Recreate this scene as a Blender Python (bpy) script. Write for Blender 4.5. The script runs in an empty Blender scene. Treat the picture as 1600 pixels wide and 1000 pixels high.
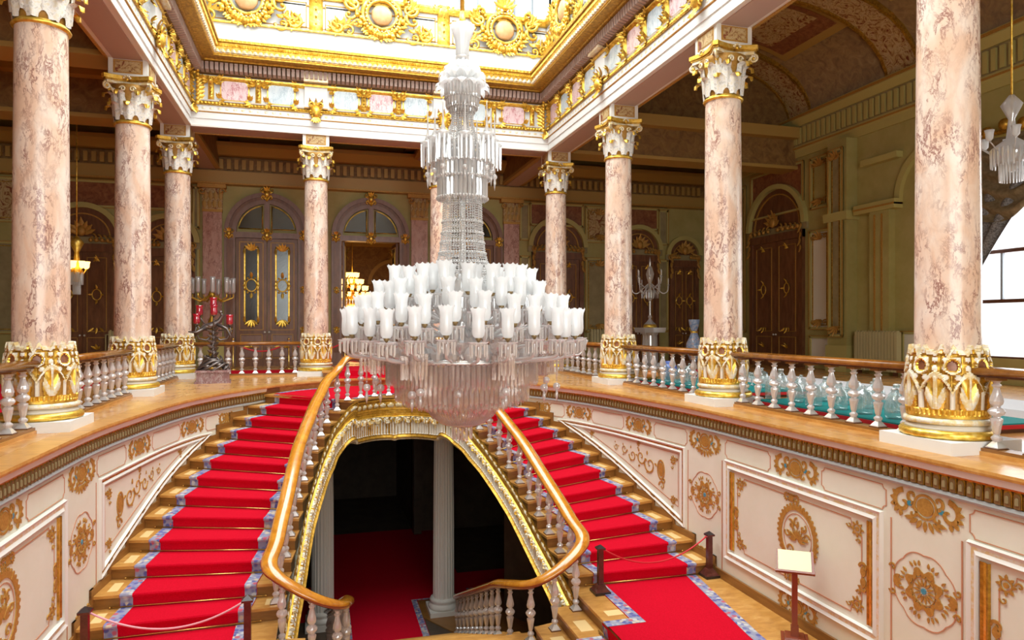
import bpy, bmesh, math, random
from mathutils import Vector
C = bpy.context.scene.collection
PI = math.pi
sin, cos = math.sin, math.cos
rnd = random.Random(7)

# ------------------------------------------------------------------ camera
TH = math.atan(300/1067.)
cam_d = bpy.data.cameras.new('camera'); cam = bpy.data.objects.new('camera', cam_d); C.objects.link(cam)
cam.location = (0, 0, 1.6); cam.rotation_euler = (PI/2, 0, -TH)
cam_d.sensor_width = 36; cam_d.lens = 1067/1600*36; cam_d.shift_y = 8/1600.; cam_d.clip_end = 300
sc = bpy.context.scene; sc.camera = cam

# ------------------------------------------------------------------ world, daylight, exposure
w = bpy.data.worlds.new('World'); sc.world = w; w.use_nodes = True
bg = w.node_tree.nodes['Background']; bg.inputs[0].default_value = (.92, .96, 1, 1); bg.inputs[1].default_value = 1.0
sc.view_settings.view_transform = 'Standard'; sc.view_settings.look = 'None'
sc.view_settings.gamma = 1; sc.view_settings.use_curve_mapping = False
sc.view_settings.exposure = 0.82
sc.cycles.use_denoising = True
sc.cycles.max_bounces = 7; sc.cycles.diffuse_bounces = 3; sc.cycles.glossy_bounces = 3
sc.cycles.transparent_max_bounces = 24; sc.cycles.transmission_bounces = 4
sc.cycles.sample_clamp_indirect = 6
sc.cycles.caustics_reflective = False; sc.cycles.caustics_refractive = False

def area(name, loc, rot, sx, sy, power, col=(1, 1, 1)):
    l = bpy.data.lights.new(name, 'AREA'); l.shape = 'RECTANGLE'; l.size = sx; l.size_y = sy
    l.energy = power; l.color = col
    o = bpy.data.objects.new(name, l); C.objects.link(o); o.location = loc; o.rotation_euler = rot
    return o
XC = 1.84            # axis of the staircase
XA = 1.9             # axis of the hall
area('daylight_roof', (XA, 12.3, 15.2), (0, 0, 0), 10.2, 19, 3300, (.93, 1, .98))
area('daylight_front_windows', (XA, -7.2, 4.4), (PI/2, 0, 0), 12, 7, 1150, (.96, 1, .95))
area('daylight_side_windows', (18.6, 11.0, 4.4), (PI/2, 0, PI/2), 9, 6, 420, (.95, .98, 1))

# ------------------------------------------------------------------ materials
MATS = {}
def nodes(name):
    m = bpy.data.materials.new(name); m.use_nodes = True; MATS[name] = m
    nt = m.node_tree; return m, nt, nt.nodes, nt.links, nt.nodes['Principled BSDF']
def flat(name, col, rough=.5, metal=0, spec=None):
    m, nt, N, L, p = nodes(name)
    p.inputs['Base Color'].default_value = (*col, 1); p.inputs['Roughness'].default_value = rough
    p.inputs['Metallic'].default_value = metal
    if spec is not None: p.inputs['Specular IOR Level'].default_value = spec
    return m
def ramp(N, stops, interp='LINEAR'):
    r = N.new('ShaderNodeValToRGB'); r.color_ramp.interpolation = interp
    e = r.color_ramp.elements
    while len(e) < len(stops): e.new(.5)
    for i, (t, c) in enumerate(stops): e[i].position = t; e[i].color = (*c, 1)
    return r
def coords(N, L, scale=(1, 1, 1), rot=(0, 0, 0), rand=False):
    t = N.new('ShaderNodeTexCoord'); mp = N.new('ShaderNodeMapping')
    mp.inputs['Scale'].default_value = scale; mp.inputs['Rotation'].default_value = rot
    L.new(t.outputs['Object'], mp.inputs[0])
    if rand:
        oi = N.new('ShaderNodeObjectInfo'); mu = N.new('ShaderNodeMath'); mu.operation = 'MULTIPLY'
        mu.inputs[1].default_value = 37; L.new(oi.outputs['Random'], mu.inputs[0])
        cb = N.new('ShaderNodeCombineXYZ')
        for i in range(3): L.new(mu.outputs[0], cb.inputs[i])
        L.new(cb.outputs[0], mp.inputs['Location'])
    return mp
def noisy(name, stops, scale=4, detail=6, rough=.5, metal=0, stretch=(1, 1, 1), dist=0., bump=0., rand=False, rot=(0, 0, 0)):
    m, nt, N, L, p = nodes(name)
    mp = coords(N, L, stretch, rot, rand)
    n = N.new('ShaderNodeTexNoise'); n.inputs['Scale'].default_value = scale; n.inputs['Detail'].default_value = detail
    n.inputs['Distortion'].default_value = dist; n.inputs['Roughness'].default_value = .62
    L.new(mp.outputs[0], n.inputs[0]); r = ramp(N, stops); L.new(n.outputs[0], r.inputs[0])
    L.new(r.outputs[0], p.inputs['Base Color'])
    p.inputs['Roughness'].default_value = rough; p.inputs['Metallic'].default_value = metal
    if bump:
        b = N.new('ShaderNodeBump'); b.inputs['Strength'].default_value = bump; b.inputs['Distance'].default_value = .02
        L.new(n.outputs[0], b.inputs['Height']); L.new(b.outputs[0], p.inputs['Normal'])
    return m
def marble(name, base, base2, vein, scale=1., rough=.22, rot=(.5, .6, .3)):
    m, nt, N, L, p = nodes(name)
    mp = coords(N, L, (scale*1.5, scale*1.1, scale*.6), rot, True)
    n1 = N.new('ShaderNodeTexNoise'); n1.inputs['Scale'].default_value = 1.5; n1.inputs['Detail'].default_value = 5
    n1.inputs['Distortion'].default_value = .8
    n2 = N.new('ShaderNodeTexNoise'); n2.inputs['Scale'].default_value = 3.6; n2.inputs['Detail'].default_value = 12
    n2.inputs['Roughness'].default_value = .72; n2.inputs['Distortion'].default_value = .35
    n3 = N.new('ShaderNodeTexNoise'); n3.inputs['Scale'].default_value = 2.2; n3.inputs['Detail'].default_value = 3
    for n in (n1, n2, n3): L.new(mp.outputs[0], n.inputs[0])
    r1 = ramp(N, [(.35, base), (.62, base2)]); L.new(n1.outputs[0], r1.inputs[0])
    k = (0, 0, 0); wv = (1, 1, 1)
    r2 = ramp(N, [(.455, k), (.495, wv), (.51, wv), (.55, k)]); L.new(n2.outputs[0], r2.inputs[0])
    r3 = ramp(N, [(.42, (.10, .10, .10)), (.62, wv)]); L.new(n3.outputs[0], r3.inputs[0])
    mu = N.new('ShaderNodeMath'); mu.operation = 'MULTIPLY'
    L.new(r2.outputs[0], mu.inputs[0]); L.new(r3.outputs[0], mu.inputs[1])
    mx = N.new('ShaderNodeMixRGB'); mx.inputs[2].default_value = (*vein, 1)
    L.new(mu.outputs[0], mx.inputs[0]); L.new(r1.outputs[0], mx.inputs[1])
    L.new(mx.outputs[0], p.inputs['Base Color']); p.inputs['Roughness'].default_value = rough
    return m
def glassy(name, tint=(1, 1, 1), diff=(.9, .92, .95), a=.4, g=.35, rough=.05):
    """cut glass: part see-through, part mirror, part milky"""
    m = bpy.data.materials.new(name); m.use_nodes = True; MATS[name] = m
    N = m.node_tree.nodes; L = m.node_tree.links; N.remove(N['Principled BSDF']); out = N['Material Output']
    t = N.new('ShaderNodeBsdfTransparent'); t.inputs[0].default_value = (*tint, 1)
    gl = N.new('ShaderNodeBsdfGlossy'); gl.inputs['Roughness'].default_value = rough
    d = N.new('ShaderNodeBsdfDiffuse'); d.inputs[0].default_value = (*diff, 1)
    tl = N.new('ShaderNodeBsdfTranslucent'); tl.inputs[0].default_value = (*diff, 1)
    m0 = N.new('ShaderNodeMixShader'); m0.inputs[0].default_value = .5; L.new(d.outputs[0], m0.inputs[1]); L.new(tl.outputs[0], m0.inputs[2])
    m1 = N.new('ShaderNodeMixShader'); m1.inputs[0].default_value = g; L.new(m0.outputs[0], m1.inputs[1]); L.new(gl.outputs[0], m1.inputs[2])
    m2 = N.new('ShaderNodeMixShader'); m2.inputs[0].default_value = a; L.new(m1.outputs[0], m2.inputs[1]); L.new(t.outputs[0], m2.inputs[2])
    L.new(m2.outputs[0], out.inputs[0]); return m

marble('pink_marble', (.88, .74, .63), (.80, .55, .40), (.33, .15, .12), 1.5)
marble('rose_pilaster_marble', (.55, .30, .24), (.62, .38, .31), (.28, .11, .09), 1.6)
marble('panel_pink', (.9, .72, .70), (.88, .62, .62), (.5, .09, .12), 2.2)
marble('panel_blue', (.62, .70, .74), (.74, .80, .82), (.34, .44, .50), 2.6)
marble('plinth_red_marble', (.16, .045, .04), (.24, .09, .08), (.5, .38, .36), 3)
noisy('gold', [(.3, (.62, .34, .03)), (.55, (.95, .62, .10)), (.75, (1, .78, .28))], 9, 4, .33, .72, bump=.25)
noisy('gold_dark', [(.3, (.30, .15, .015)), (.7, (.72, .42, .06))], 14, 4, .4, .7, bump=.3)
noisy('gold_paint', [(.3, (.42, .20, .035)), (.7, (.60, .33, .07))], 30, 4, .5, .25)
noisy('cream_gold', [(.42, (.86, .80, .66)), (.58, (.80, .62, .30))], 12, 3, .4, .15)
flat('cream', (.86, .79, .66), .55)
flat('white_plaster', (.86, .85, .82), .55)
noisy('wall_cream', [(.3, (.79, .77, .62)), (.7, (.83, .81, .67))], 2, 3, .6)
flat('moulding_white', (.80, .76, .69), .45)
flat('line_rust', (.58, .27, .15), .6)
flat('jewel_blue', (.06, .28, .38), .3)
flat('band_grey_blue', (.42, .45, .44), .5)
flat('dart_brown', (.22, .12, .04), .5)
noisy('green_wall', [(.3, (.40, .33, .10)), (.7, (.48, .40, .15))], 1.5, 3, .6)
noisy('olive_panel', [(.3, (.28, .22, .10)), (.7, (.40, .32, .16))], 2.5, 5, .6)
flat('olive_trim', (.52, .44, .15), .5)
noisy('rust_marble', [(.35, (.20, .06, .025)), (.65, (.38, .15, .06))], 5, 8, .35, dist=1)
noisy('wood_floor', [(.2, (.42, .16, .035)), (.5, (.60, .28, .07)), (.8, (.72, .40, .13))], 2.6, 5, .22, stretch=(1, 3, 1), dist=.4)
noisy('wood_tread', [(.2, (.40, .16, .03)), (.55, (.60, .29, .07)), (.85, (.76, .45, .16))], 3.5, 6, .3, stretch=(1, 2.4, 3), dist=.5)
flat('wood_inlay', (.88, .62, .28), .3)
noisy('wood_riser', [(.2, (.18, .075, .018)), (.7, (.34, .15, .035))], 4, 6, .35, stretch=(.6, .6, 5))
noisy('wood_rail', [(.25, (.45, .14, .012)), (.6, (.68, .27, .025)), (.85, (.80, .42, .06))], 5, 6, .13, stretch=(1, 1, 1), dist=.8)
MATS['wood_rail'].node_tree.nodes['Principled BSDF'].inputs['Coat Weight'].default_value = .8
noisy('wood_rail_dark', [(.3, (.20, .06, .010)), (.7, (.40, .15, .025))], 5, 5, .15)
noisy('wood_dark', [(.3, (.085, .028, .012)), (.7, (.17, .06, .025))], 5, 5, .35, stretch=(1, 1, 4))
noisy('wood_door', [(.3, (.13, .045, .018)), (.7, (.25, .10, .04))], 4, 6, .35, stretch=(2, 2, .5))
noisy('wood_door_mauve', [(.3, (.20, .10, .07)), (.7, (.30, .165, .12))], 4, 6, .35, stretch=(2, 2, .5))
noisy('red_carpet', [(.3, (.50, .0, .010)), (.7, (.64, .001, .022))], 60, 3, 1., bump=.15)
MATS['red_carpet'].node_tree.nodes['Principled BSDF'].inputs['Specular IOR Level'].default_value = .15
noisy('ceiling_brown', [(.3, (.16, .075, .020)), (.6, (.30, .16, .045)), (.8, (.40, .24, .09))], 3, 7, .6, dist=1.2)
noisy('ceiling_scroll', [(.36, (.22, .045, .015)), (.47, (.50, .32, .12)), (.58, (.62, .46, .24)), (.68, (.30, .12, .03))], 3.4, 3, .6, dist=2.4)
flat('ceiling_trim', (.46, .28, .07), .5)
flat('soffit_mauve', (.50, .36, .30), .6)
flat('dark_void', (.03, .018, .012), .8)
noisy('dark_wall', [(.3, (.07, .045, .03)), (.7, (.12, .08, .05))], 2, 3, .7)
flat('brass', (.75, .48, .14), .25, .9)
flat('bronze_warm', (.30, .20, .09), .35, .7)
flat('bronze', (.17, .14, .13), .35, .7)
flat('steel_black', (.03, .02, .02), .3)
flat('rope_red', (.62, .02, .03), .5)
flat('rope_pink', (.80, .35, .40), .5)
flat('lamp_orange', (.85, .30, .05), .3)
flat('teal_cloth', (.0, .26, .25), .8)
flat('blue_porcelain', (.09, .15, .48), .25)
flat('lace_white', (.85, .83, .85), .8)
noisy('vase_blue', [(.4, (.20, .30, .50)), (.55, (.40, .45, .58)), (.65, (.62, .40, .36))], 7, 3, .2)
flat('paper_cream', (.95, .86, .50), .5)
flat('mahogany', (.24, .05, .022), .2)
flat('radiator_cream', (.55, .47, .24), .4)
flat('silver', (.86, .84, .82), .3, .6)
flat('iron_grey', (.30, .33, .36), .5)
noisy('curtain_olive', [(.3, (.16, .11, .05)), (.7, (.30, .22, .12))], 8, 4, .8)
noisy('curtain_lace', [(.35, (.10, .09, .09)), (.65, (.34, .33, .33))], 26, 3, .8)
glassy('crystal', (1, .99, .98), (1, .98, .97), .20, .28, .07)
glassy('crystal_pink', (1, .95, .93), (.96, .88, .84), .58, .46, .06)
glassy('crystal_baluster', (1, .96, .95), (1, .93, .92), .10, .26, .12)
glassy('frosted', (.97, .99, 1), (1, 1, 1.0), .10, .06, .2)
glassy('pane', (1, 1, 1), (.9, .95, 1), .90, .6, .02)
glassy('pane_mirror', (.5, .5, .45), (.07, .06, .04), .3, .10, .15)
glassy('ruby_glass', (.9, .05, .12), (.85, .03, .10), .25, .25, .05)
def emis(name, col, s):
    m, nt, N, L, p = nodes(name)
    p.inputs['Base Color'].default_value = (*col, 1)
    p.inputs['Emission Color'].default_value = (*col, 1); p.inputs['Emission Strength'].default_value = s
emis('lamp_amber', (1, .55, .16), 2.4); emis('lamp_warm', (1, .85, .6), 4); 

def border_mat():
    m, nt, N, L, p = nodes('carpet_border')
    mp = coords(N, L, (1, 1, 1))
    v = N.new('ShaderNodeTexVoronoi'); v.inputs['Scale'].default_value = 12; L.new(mp.outputs[0], v.inputs[0])
    r = ramp(N, [(0, (.10, .10, .30)), (.30, (.16, .16, .36)), (.42, (.55, .53, .52)), (.58, (.50, .10, .14)), (.70, (.62, .50, .36)), (.85, (.20, .20, .42))], 'CONSTANT')
    sp = N.new('ShaderNodeSeparateColor'); L.new(v.outputs['Color'], sp.inputs[0]); L.new(sp.outputs[0], r.inputs[0])
    mx = N.new('ShaderNodeMixRGB'); rr = ramp(N, [(.38, (0, 0, 0)), (.62, (.9, .9, .9))]); L.new(v.outputs['Distance'], rr.inputs[0])
    mx.inputs[2].default_value = (.30, .30, .40, 1); L.new(rr.outputs[0], mx.inputs[0]); L.new(r.outputs[0], mx.inputs[1])
    L.new(mx.outputs[0], p.inputs['Base Color']); p.inputs['Roughness'].default_value = .9
border_mat()
def parquet_mat(name, c1, c2, c3, sc_, rough=.22):
    m, nt, N, L, p = nodes(name)
    mp = coords(N, L, (1, 1, 1), (0, 0, PI/4))
    ch = N.new('ShaderNodeTexChecker'); ch.inputs['Scale'].default_value = sc_
    ch.inputs[1].default_value = (*c1, 1); ch.inputs[2].default_value = (*c2, 1); L.new(mp.outputs[0], ch.inputs[0])
    n = N.new('ShaderNodeTexNoise'); n.inputs['Scale'].default_value = 3; n.inputs['Detail'].default_value = 5
    mp2 = coords(N, L, (3, 1, 1)); L.new(mp2.outputs[0], n.inputs[0])
    mx = N.new('ShaderNodeMixRGB'); mx.inputs[2].default_value = (*c3, 1)
    rr = ramp(N, [(.35, (0, 0, 0)), (.75, (.8, .8, .8))]); L.new(n.outputs[0], rr.inputs[0]); L.new(rr.outputs[0], mx.inputs[0])
    L.new(ch.outputs[0], mx.inputs[1]); L.new(mx.outputs[0], p.inputs['Base Color']); p.inputs['Roughness'].default_value = rough
parquet_mat('parquet', (.60, .28, .08), (.48, .20, .05), (.72, .40, .14), 1.6)

# ------------------------------------------------------------------ mesh builder
class MB:
    def __init__(s): s.v = []; s.f = []; s.m = []; s.mats = []; s.sm = []
    def mi(s, m):
        if m not in s.mats: s.mats.append(m)
        return s.mats.index(m)
    def add(s, vs, fs, m, smooth=False):
        b = len(s.v); k = s.mi(m); s.v += [tuple(q) for q in vs]
        for f in fs: s.f.append(tuple(b+i for i in f)); s.m.append(k); s.sm.append(smooth)
    def box(s, x0, x1, y0, y1, z0, z1, m):
        s.add([(x0, y0, z0), (x1, y0, z0), (x1, y1, z0), (x0, y1, z0), (x0, y0, z1), (x1, y0, z1), (x1, y1, z1), (x0, y1, z1)],
              [(0, 3, 2, 1), (4, 5, 6, 7), (0, 1, 5, 4), (1, 2, 6, 5), (2, 3, 7, 6), (3, 0, 4, 7)], m)
        return s
    def frust(s, cx, cy, z0, z1, a0, a1, m, b0=None, b1=None):
        b0 = a0 if b0 is None else b0; b1 = a1 if b1 is None else b1
        v = [(cx+i*a0, cy+j*b0, z0) for i, j in ((-1, -1), (1, -1), (1, 1), (-1, 1))]+[(cx+i*a1, cy+j*b1, z1) for i, j in ((-1, -1), (1, -1), (1, 1), (-1, 1))]
        s.add(v, [(0, 3, 2, 1), (4, 5, 6, 7), (0, 1, 5, 4), (1, 2, 6, 5), (2, 3, 7, 6), (3, 0, 4, 7)], m); return s
    def prism(s, poly, z0, z1, m, mside=None):
        n = len(poly); vs = [(x, y, z0) for x, y in poly]+[(x, y, z1) for x, y in poly]
        s.add(vs, [tuple(range(n, 2*n)), tuple(reversed(range(n)))], m)
        s.add(vs, [(i, (i+1) % n, n+(i+1) % n, n+i) for i in range(n)], mside or m); return s
    def lathe(s, prof, c=(0, 0, 0), seg=24, m='gold', smooth=True, scal=None, capm=True):
        """prof: (r, z) bottom to top"""
        vs = []; n = len(prof)
        for j in range(seg):
            a = 2*PI*j/seg
            for r, z in prof:
                rr = r*(scal(a, z) if scal else 1); vs.append((c[0]+rr*cos(a), c[1]+rr*sin(a), c[2]+z))
        fs = []
        for j in range(seg):
            k = (j+1) % seg
            for i in range(n-1): fs.append((j*n+i, k*n+i, k*n+i+1, j*n+i+1))
        s.add(vs, fs, m, smooth)
        if capm:
            if prof[0][0] > 1e-4: s.add([vs[j*n] for j in reversed(range(seg))], [tuple(range(seg))], m)
            if prof[-1][0] > 1e-4: s.add([vs[j*n+n-1] for j in range(seg)], [tuple(range(seg))], m)
        return s
    def tube(s, pts, r, seg=8, m='gold', smooth=True, flat_=1.):
        pts = [Vector(p) for p in pts]; n = len(pts)
        if not hasattr(r, '__len__'): r = [r]*n
        vs = []; prev = None
        for i, p in enumerate(pts):
            t = (pts[min(i+1, n-1)]-pts[max(i-1, 0)]).normalized()
            u = prev if prev is not None else (Vector((0, 0, 1)) if abs(t.z) < .9 else Vector((1, 0, 0)))
            u = (u-t*u.dot(t)); u = u.normalized() if u.length > 1e-6 else t.orthogonal().normalized()
            prev = u; q = t.cross(u)
            for j in range(seg):
                a = 2*PI*j/seg; vs.append(p+u*(r[i]*cos(a)*flat_)+q*(r[i]*sin(a)))
        fs = [(i*seg+j, i*seg+(j+1) % seg, (i+1)*seg+(j+1) % seg, (i+1)*seg+j) for i in range(n-1) for j in range(seg)]
        s.add(vs, fs, m, smooth)
        s.add(vs[:seg], [tuple(reversed(range(seg)))], m); s.add(vs[-seg:], [tuple(range(seg))], m); return s
    def sweep(s, pts, prof, m, smooth=False, closed=False, mats=None):
        """prof (side, up) swept along a path that stays upright; side is to the left of travel"""
        pts = [Vector(p) for p in pts]; n = len(pts); k = len(prof); vs = []
        for i, p in enumerate(pts):
            if closed: a, b = pts[(i-1) % n], pts[(i+1) % n]
            else: a, b = pts[max(i-1, 0)], pts[min(i+1, n-1)]
            if 0 < i < n-1 or closed:
                d1 = Vector((p.x-a.x, p.y-a.y, 0)).normalized(); d2 = Vector((b.x-p.x, b.y-p.y, 0)).normalized()
                t = (d1+d2).normalized(); sc_ = 1/max(.35, t.dot(d1))
            else:
                t = Vector((b.x-a.x, b.y-a.y, 0)).normalized(); sc_ = 1
            sd = Vector((-t.y, t.x, 0))*sc_
            for (q, u) in prof: vs.append(p+sd*q+Vector((0, 0, u)))
        nn = n if closed else n-1
        for j in range(k):
            fs = [(i*k+j, ((i+1) % n)*k+j, ((i+1) % n)*k+(j+1) % k, i*k+(j+1) % k) for i in range(nn)]
            s.add(vs, fs, mats[j] if mats else m, smooth)
        if not closed:
            s.add(vs[:k], [tuple(range(k))], m); s.add(vs[-k:], [tuple(reversed(range(k)))], m)
        return s
    def clean(s):
        return s
    def build(s, name, parent=None, loc=None, kind=None, label=None, cat=None, group=None):
        me = bpy.data.meshes.new(name)
        # drop unused duplicates cheaply
        me.from_pydata([tuple(q) for q in s.v], [], s.f)
        for m in s.mats: me.materials.append(MATS[m])
        me.polygons.foreach_set('material_index', s.m); me.polygons.foreach_set('use_smooth', s.sm)
        me.validate(); me.update()
        bm = bmesh.new(); bm.from_mesh(me); bmesh.ops.remove_doubles(bm, verts=bm.verts, dist=1e-5)
        bmesh.ops.recalc_face_normals(bm, faces=bm.faces); bm.to_mesh(me); bm.free()
        o = bpy.data.objects.new(name, me); C.objects.link(o)
        if parent: o.parent = parent
        if loc: o.location = loc
        tag(o, label, cat, group, kind); return o
def tag(o, label=None, cat=None, group=None, kind=None):
    if label: o['label'] = label
    if cat: o['category'] = cat
    if group: o['group'] = group
    if kind: o['kind'] = kind
    return o
def thing(name, label, cat, loc=(0, 0, 0), rotz=0, group=None, kind=None):
    o = bpy.data.objects.new(name, None); C.objects.link(o); o.location = loc; o.rotation_euler = (0, 0, rotz)
    o.empty_display_size = .1
    return tag(o, label, cat, group, kind)
def inst(src, name, parent, loc=(0, 0, 0), rot=(0, 0, 0), scale=None):
    o = bpy.data.objects.new(name, src if isinstance(src, bpy.types.Mesh) else src.data); C.objects.link(o)
    o.parent = parent; o.location = loc; o.rotation_euler = rot
    if scale: o.scale = scale
    return o
def copy_tree(o, parent=None):
    c = o.copy(); C.objects.link(c)
    if parent: c.parent = parent
    for ch in list(o.children): copy_tree(ch, c)
    return c
def proto(mb, name):
    """mesh data only, no object"""
    o = mb.build(name); me = o.data; bpy.data.objects.remove(o); return me
def crom(pts, n=6):
    out = []
    P = [Vector(p) for p in pts]
    for i in range(len(P)-1):
        p0 = P[max(i-1, 0)]; p1 = P[i]; p2 = P[i+1]; p3 = P[min(i+2, len(P)-1)]
        for j in range(n):
            t = j/n; out.append(.5*((2*p1)+(p2-p0)*t+(2*p0-5*p1+4*p2-p3)*t*t+(3*p1-p0-3*p2+p3)*t**3))
    out.append(P[-1]); return out

# ------------------------------------------------------------------ plan of the stair well (half width, y)
WALL = crom([(5.32, 1.6, 0), (5.32, 5, 0), (5.32, 8.5, 0), (5.32, 11, 0), (5.28, 12, 0), (5.21, 12.75, 0), (5.12, 13.45, 0), (5.03, 14.15, 0), (4.92, 14.9, 0),
             (4.78, 15.6, 0), (4.60, 16.28, 0), (4.39, 16.88, 0), (4.15, 17.48, 0), (3.88, 18.0, 0), (3.58, 18.5, 0), (3.25, 19.1, 0), (2.74, 19.82, 0), (1.95, 20.5, 0), (1.0, 20.9, 0), (0, 21.0, 0)], 5)
WALL = [(p.x, p.y) for p in WALL]
WS = [0]
for i in range(1, len(WALL)): WS.append(WS[-1]+math.dist(WALL[i], WALL[i-1]))
def wall_at(s_):
    i = 0
    while i < len(WS)-2 and WS[i+1] < s_: i += 1
    t = (s_-WS[i])/(WS[i+1]-WS[i]); a, b = WALL[i], WALL[i+1]
    d = Vector((b[0]-a[0], b[1]-a[1])).normalized()
    return a[0]+(b[0]-a[0])*t, a[1]+(b[1]-a[1])*t, -d.y, d.x      # point and inward normal (half-width space)
def s_of_y(y):
    for i in range(len(WALL)-1):
        if WALL[i][1] <= y <= WALL[i+1][1]: return WS[i]+(WS[i+1]-WS[i])*(y-WALL[i][1])/(WALL[i+1][1]-WALL[i][1])
    return WS[-1]
def wpt(s_, z, off, side):
    hw, y, nx, ny = wall_at(s_)
    return (XC+side*(hw+nx*off), y+ny*off, z)
RS = .22
ZL = -3.08                      # landing level
GF = -6.74                      # ground floor level
# nosings: inner end and outer end, k = 0..12, level -RS*(k+1)
NI = [(1.12, 16.82), (1.40, 16.60), (1.64, 16.15), (1.77, 15.70), (1.90, 15.22), (2.00, 14.73), (2.10, 14.27), (2.19, 13.77), (2.25, 13.27), (2.30, 12.80), (2.35, 12.33), (2.41, 11.88), (2.46, 11.45)]
NO = [(3.2, 19.0), (3.52, 18.4), (3.83, 17.92), (4.11, 17.45), (4.33, 16.86), (4.55, 16.27), (4.73, 15.6), (4.87, 14.9), (4.98, 14.17), (5.07, 13.46), (5.15, 12.75), (5.21, 12.05), (5.27, 11.38)]
YE = 1.7                        # near end of the landings
# ------------------------------------------------------------------ the setting
def S(mb, name, **k): return mb.build(name, kind='structure', **k)
# gallery floor: one slab with the well cut out
mb = MB()
for sd in (-1, 1):
    hp = [(XC+sd*h, y) for h, y in WALL[::-1]]
    xo = -16 if sd < 0 else 19.2
    hp += [(xo, 1.6), (xo, 28.5), (XC, 28.5)]
    bm = bmesh.new(); fv = [bm.verts.new((x, y, 0)) for x, y in hp]; f = bm.faces.new(fv)
    bmesh.ops.triangulate(bm, faces=[f]); bm.verts.index_update()
    mb.add([v.co[:] for v in bm.verts], [[v.index for v in f.verts] for f in bm.faces], 'parquet'); bm.free()
mb.box(-16, 19.2, -6.4, 1.6, -.2, 0, 'parquet')
S(mb, 'floor')
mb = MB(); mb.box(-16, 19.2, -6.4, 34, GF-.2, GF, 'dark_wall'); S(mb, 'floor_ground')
# outer walls with the cornice under the gallery edge
for sd, nm in ((-1, 'wall_stair_left'), (1, 'wall_stair_right')):
    mb = MB(); n = 90; smax = WS[-1]
    ss = [smax*i/n for i in range(n+1)]
    s2 = s_of_y(19.05)
    vs = []; 
    ss1 = [s2*i/70 for i in range(71)]
    def stair_z(s_):            # cream stops at the stair; dark colour below paints in the shade there
        y = wall_at(s_)[1]
        if y < 11.38: return ZL-.3
        for k in range(12, 0, -1):
            if y <= NO[k-1][1]: return -RS*(k+1)-.3
        return -RS-.3
    for s_ in ss1: z_ = stair_z(s_); vs += [wpt(s_, GF, 0, sd), wpt(s_, z_, 0, sd), wpt(s_, -.06, 0, sd)]
    mb.add(vs, [(3*i+1, 3*i+4, 3*i+5, 3*i+2) for i in range(70)], 'wall_cream', True)
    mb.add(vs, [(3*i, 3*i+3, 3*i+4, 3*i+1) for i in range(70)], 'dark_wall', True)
    path = [wpt(s_, 0, 0, sd) for s_ in ss1]
    g = -1 if sd > 0 else 1
    g = 1 if sd > 0 else -1      # left of travel is towards the well on the right-hand wall
    def P(l): return [(q*g, u) for q, u in l]
    wall = S(mb, nm)
    c = MB()
    c.sweep(path, P([(-.1, -.145), (.10, -.145), (.12, -.06), (.12, -.055), (-.1, -.055)]), 'moulding_white', False)
    c.sweep(path, P([(-.1, -.36), (.035, -.36), (.045, -.145), (-.1, -.145)]), 'dart_brown')
    c.sweep(path, P([(-.1, -.43), (.055, -.43), (.07, -.40), (.06, -.36), (-.1, -.36)]), 'band_grey_blue')
    c.sweep(path, P([(-.1, -.17), (.08, -.17), (.09, -.145), (-.1, -.145)]), 'gold_dark')
    c.build('cornice', wall, kind='structure')
    # egg and dart: an arched tongue every 11 cm
    d = MB(); s_ = .05
    while s_ < s2-.05:
        pts = []
        for a in range(7):
            t = PI*a/6; pts.append((s_+.034*cos(t), -.235+.045*sin(t)))
        for (rr, mm, o1, o2) in ((1.42, 'gold_dark', .045, .062), (1., 'dart_brown', .06, .075), (.5, 'olive_panel', .072, .088)):
            q = [(s_+(u-s_)*rr, -.27+(z+.27)*(rr if rr > 1 else rr)) for u, z in pts]
            q = [(q[0][0], -.35 if rr > .6 else -.31)]+q+[(q[-1][0], -.35 if rr > .6 else -.31)]
            a_ = [wpt(u, z, o1, sd) for u, z in q]; b_ = [wpt(u, z, o2, sd) for u, z in q]; k = len(q)
            d.add(a_+b_, [tuple(range(k, 2*k))]+[(i, (i+1) % k, k+(i+1) % k, k+i) for i in range(k)], mm)
        s_ += .11
    d.build('egg_and_dart', wall, kind='structure')
    e = MB(); path2 = [wpt(s_, 0, 0, sd) for s_ in [smax*i/n for i in range(n+1)]]
    e.sweep(path2, P([(-.25, -.058), (.15, -.058), (.155, -.03), (.15, .004), (-.25, .004)]), 'wood_tread')
    e.build('floor_edge', wall, kind='structure')
    if sd < 0: WALL_L = wall
    else: WALL_R = wall
mb = MB()
rp = [wpt(s_of_y(18.9)+ (smax-s_of_y(18.9))*i/30, 0, 0, -1) for i in range(31)]
rp += [wpt(smax-(smax-s_of_y(18.9))*i/30, 0, 0, 1) for i in range(31)]
mb.sweep(rp, [(-.02, -.25), (.0, -.25), (.0, -.05), (-.02, -.05)], 'wood_tread'); S(mb, 'wall_bridge_riser')

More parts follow.
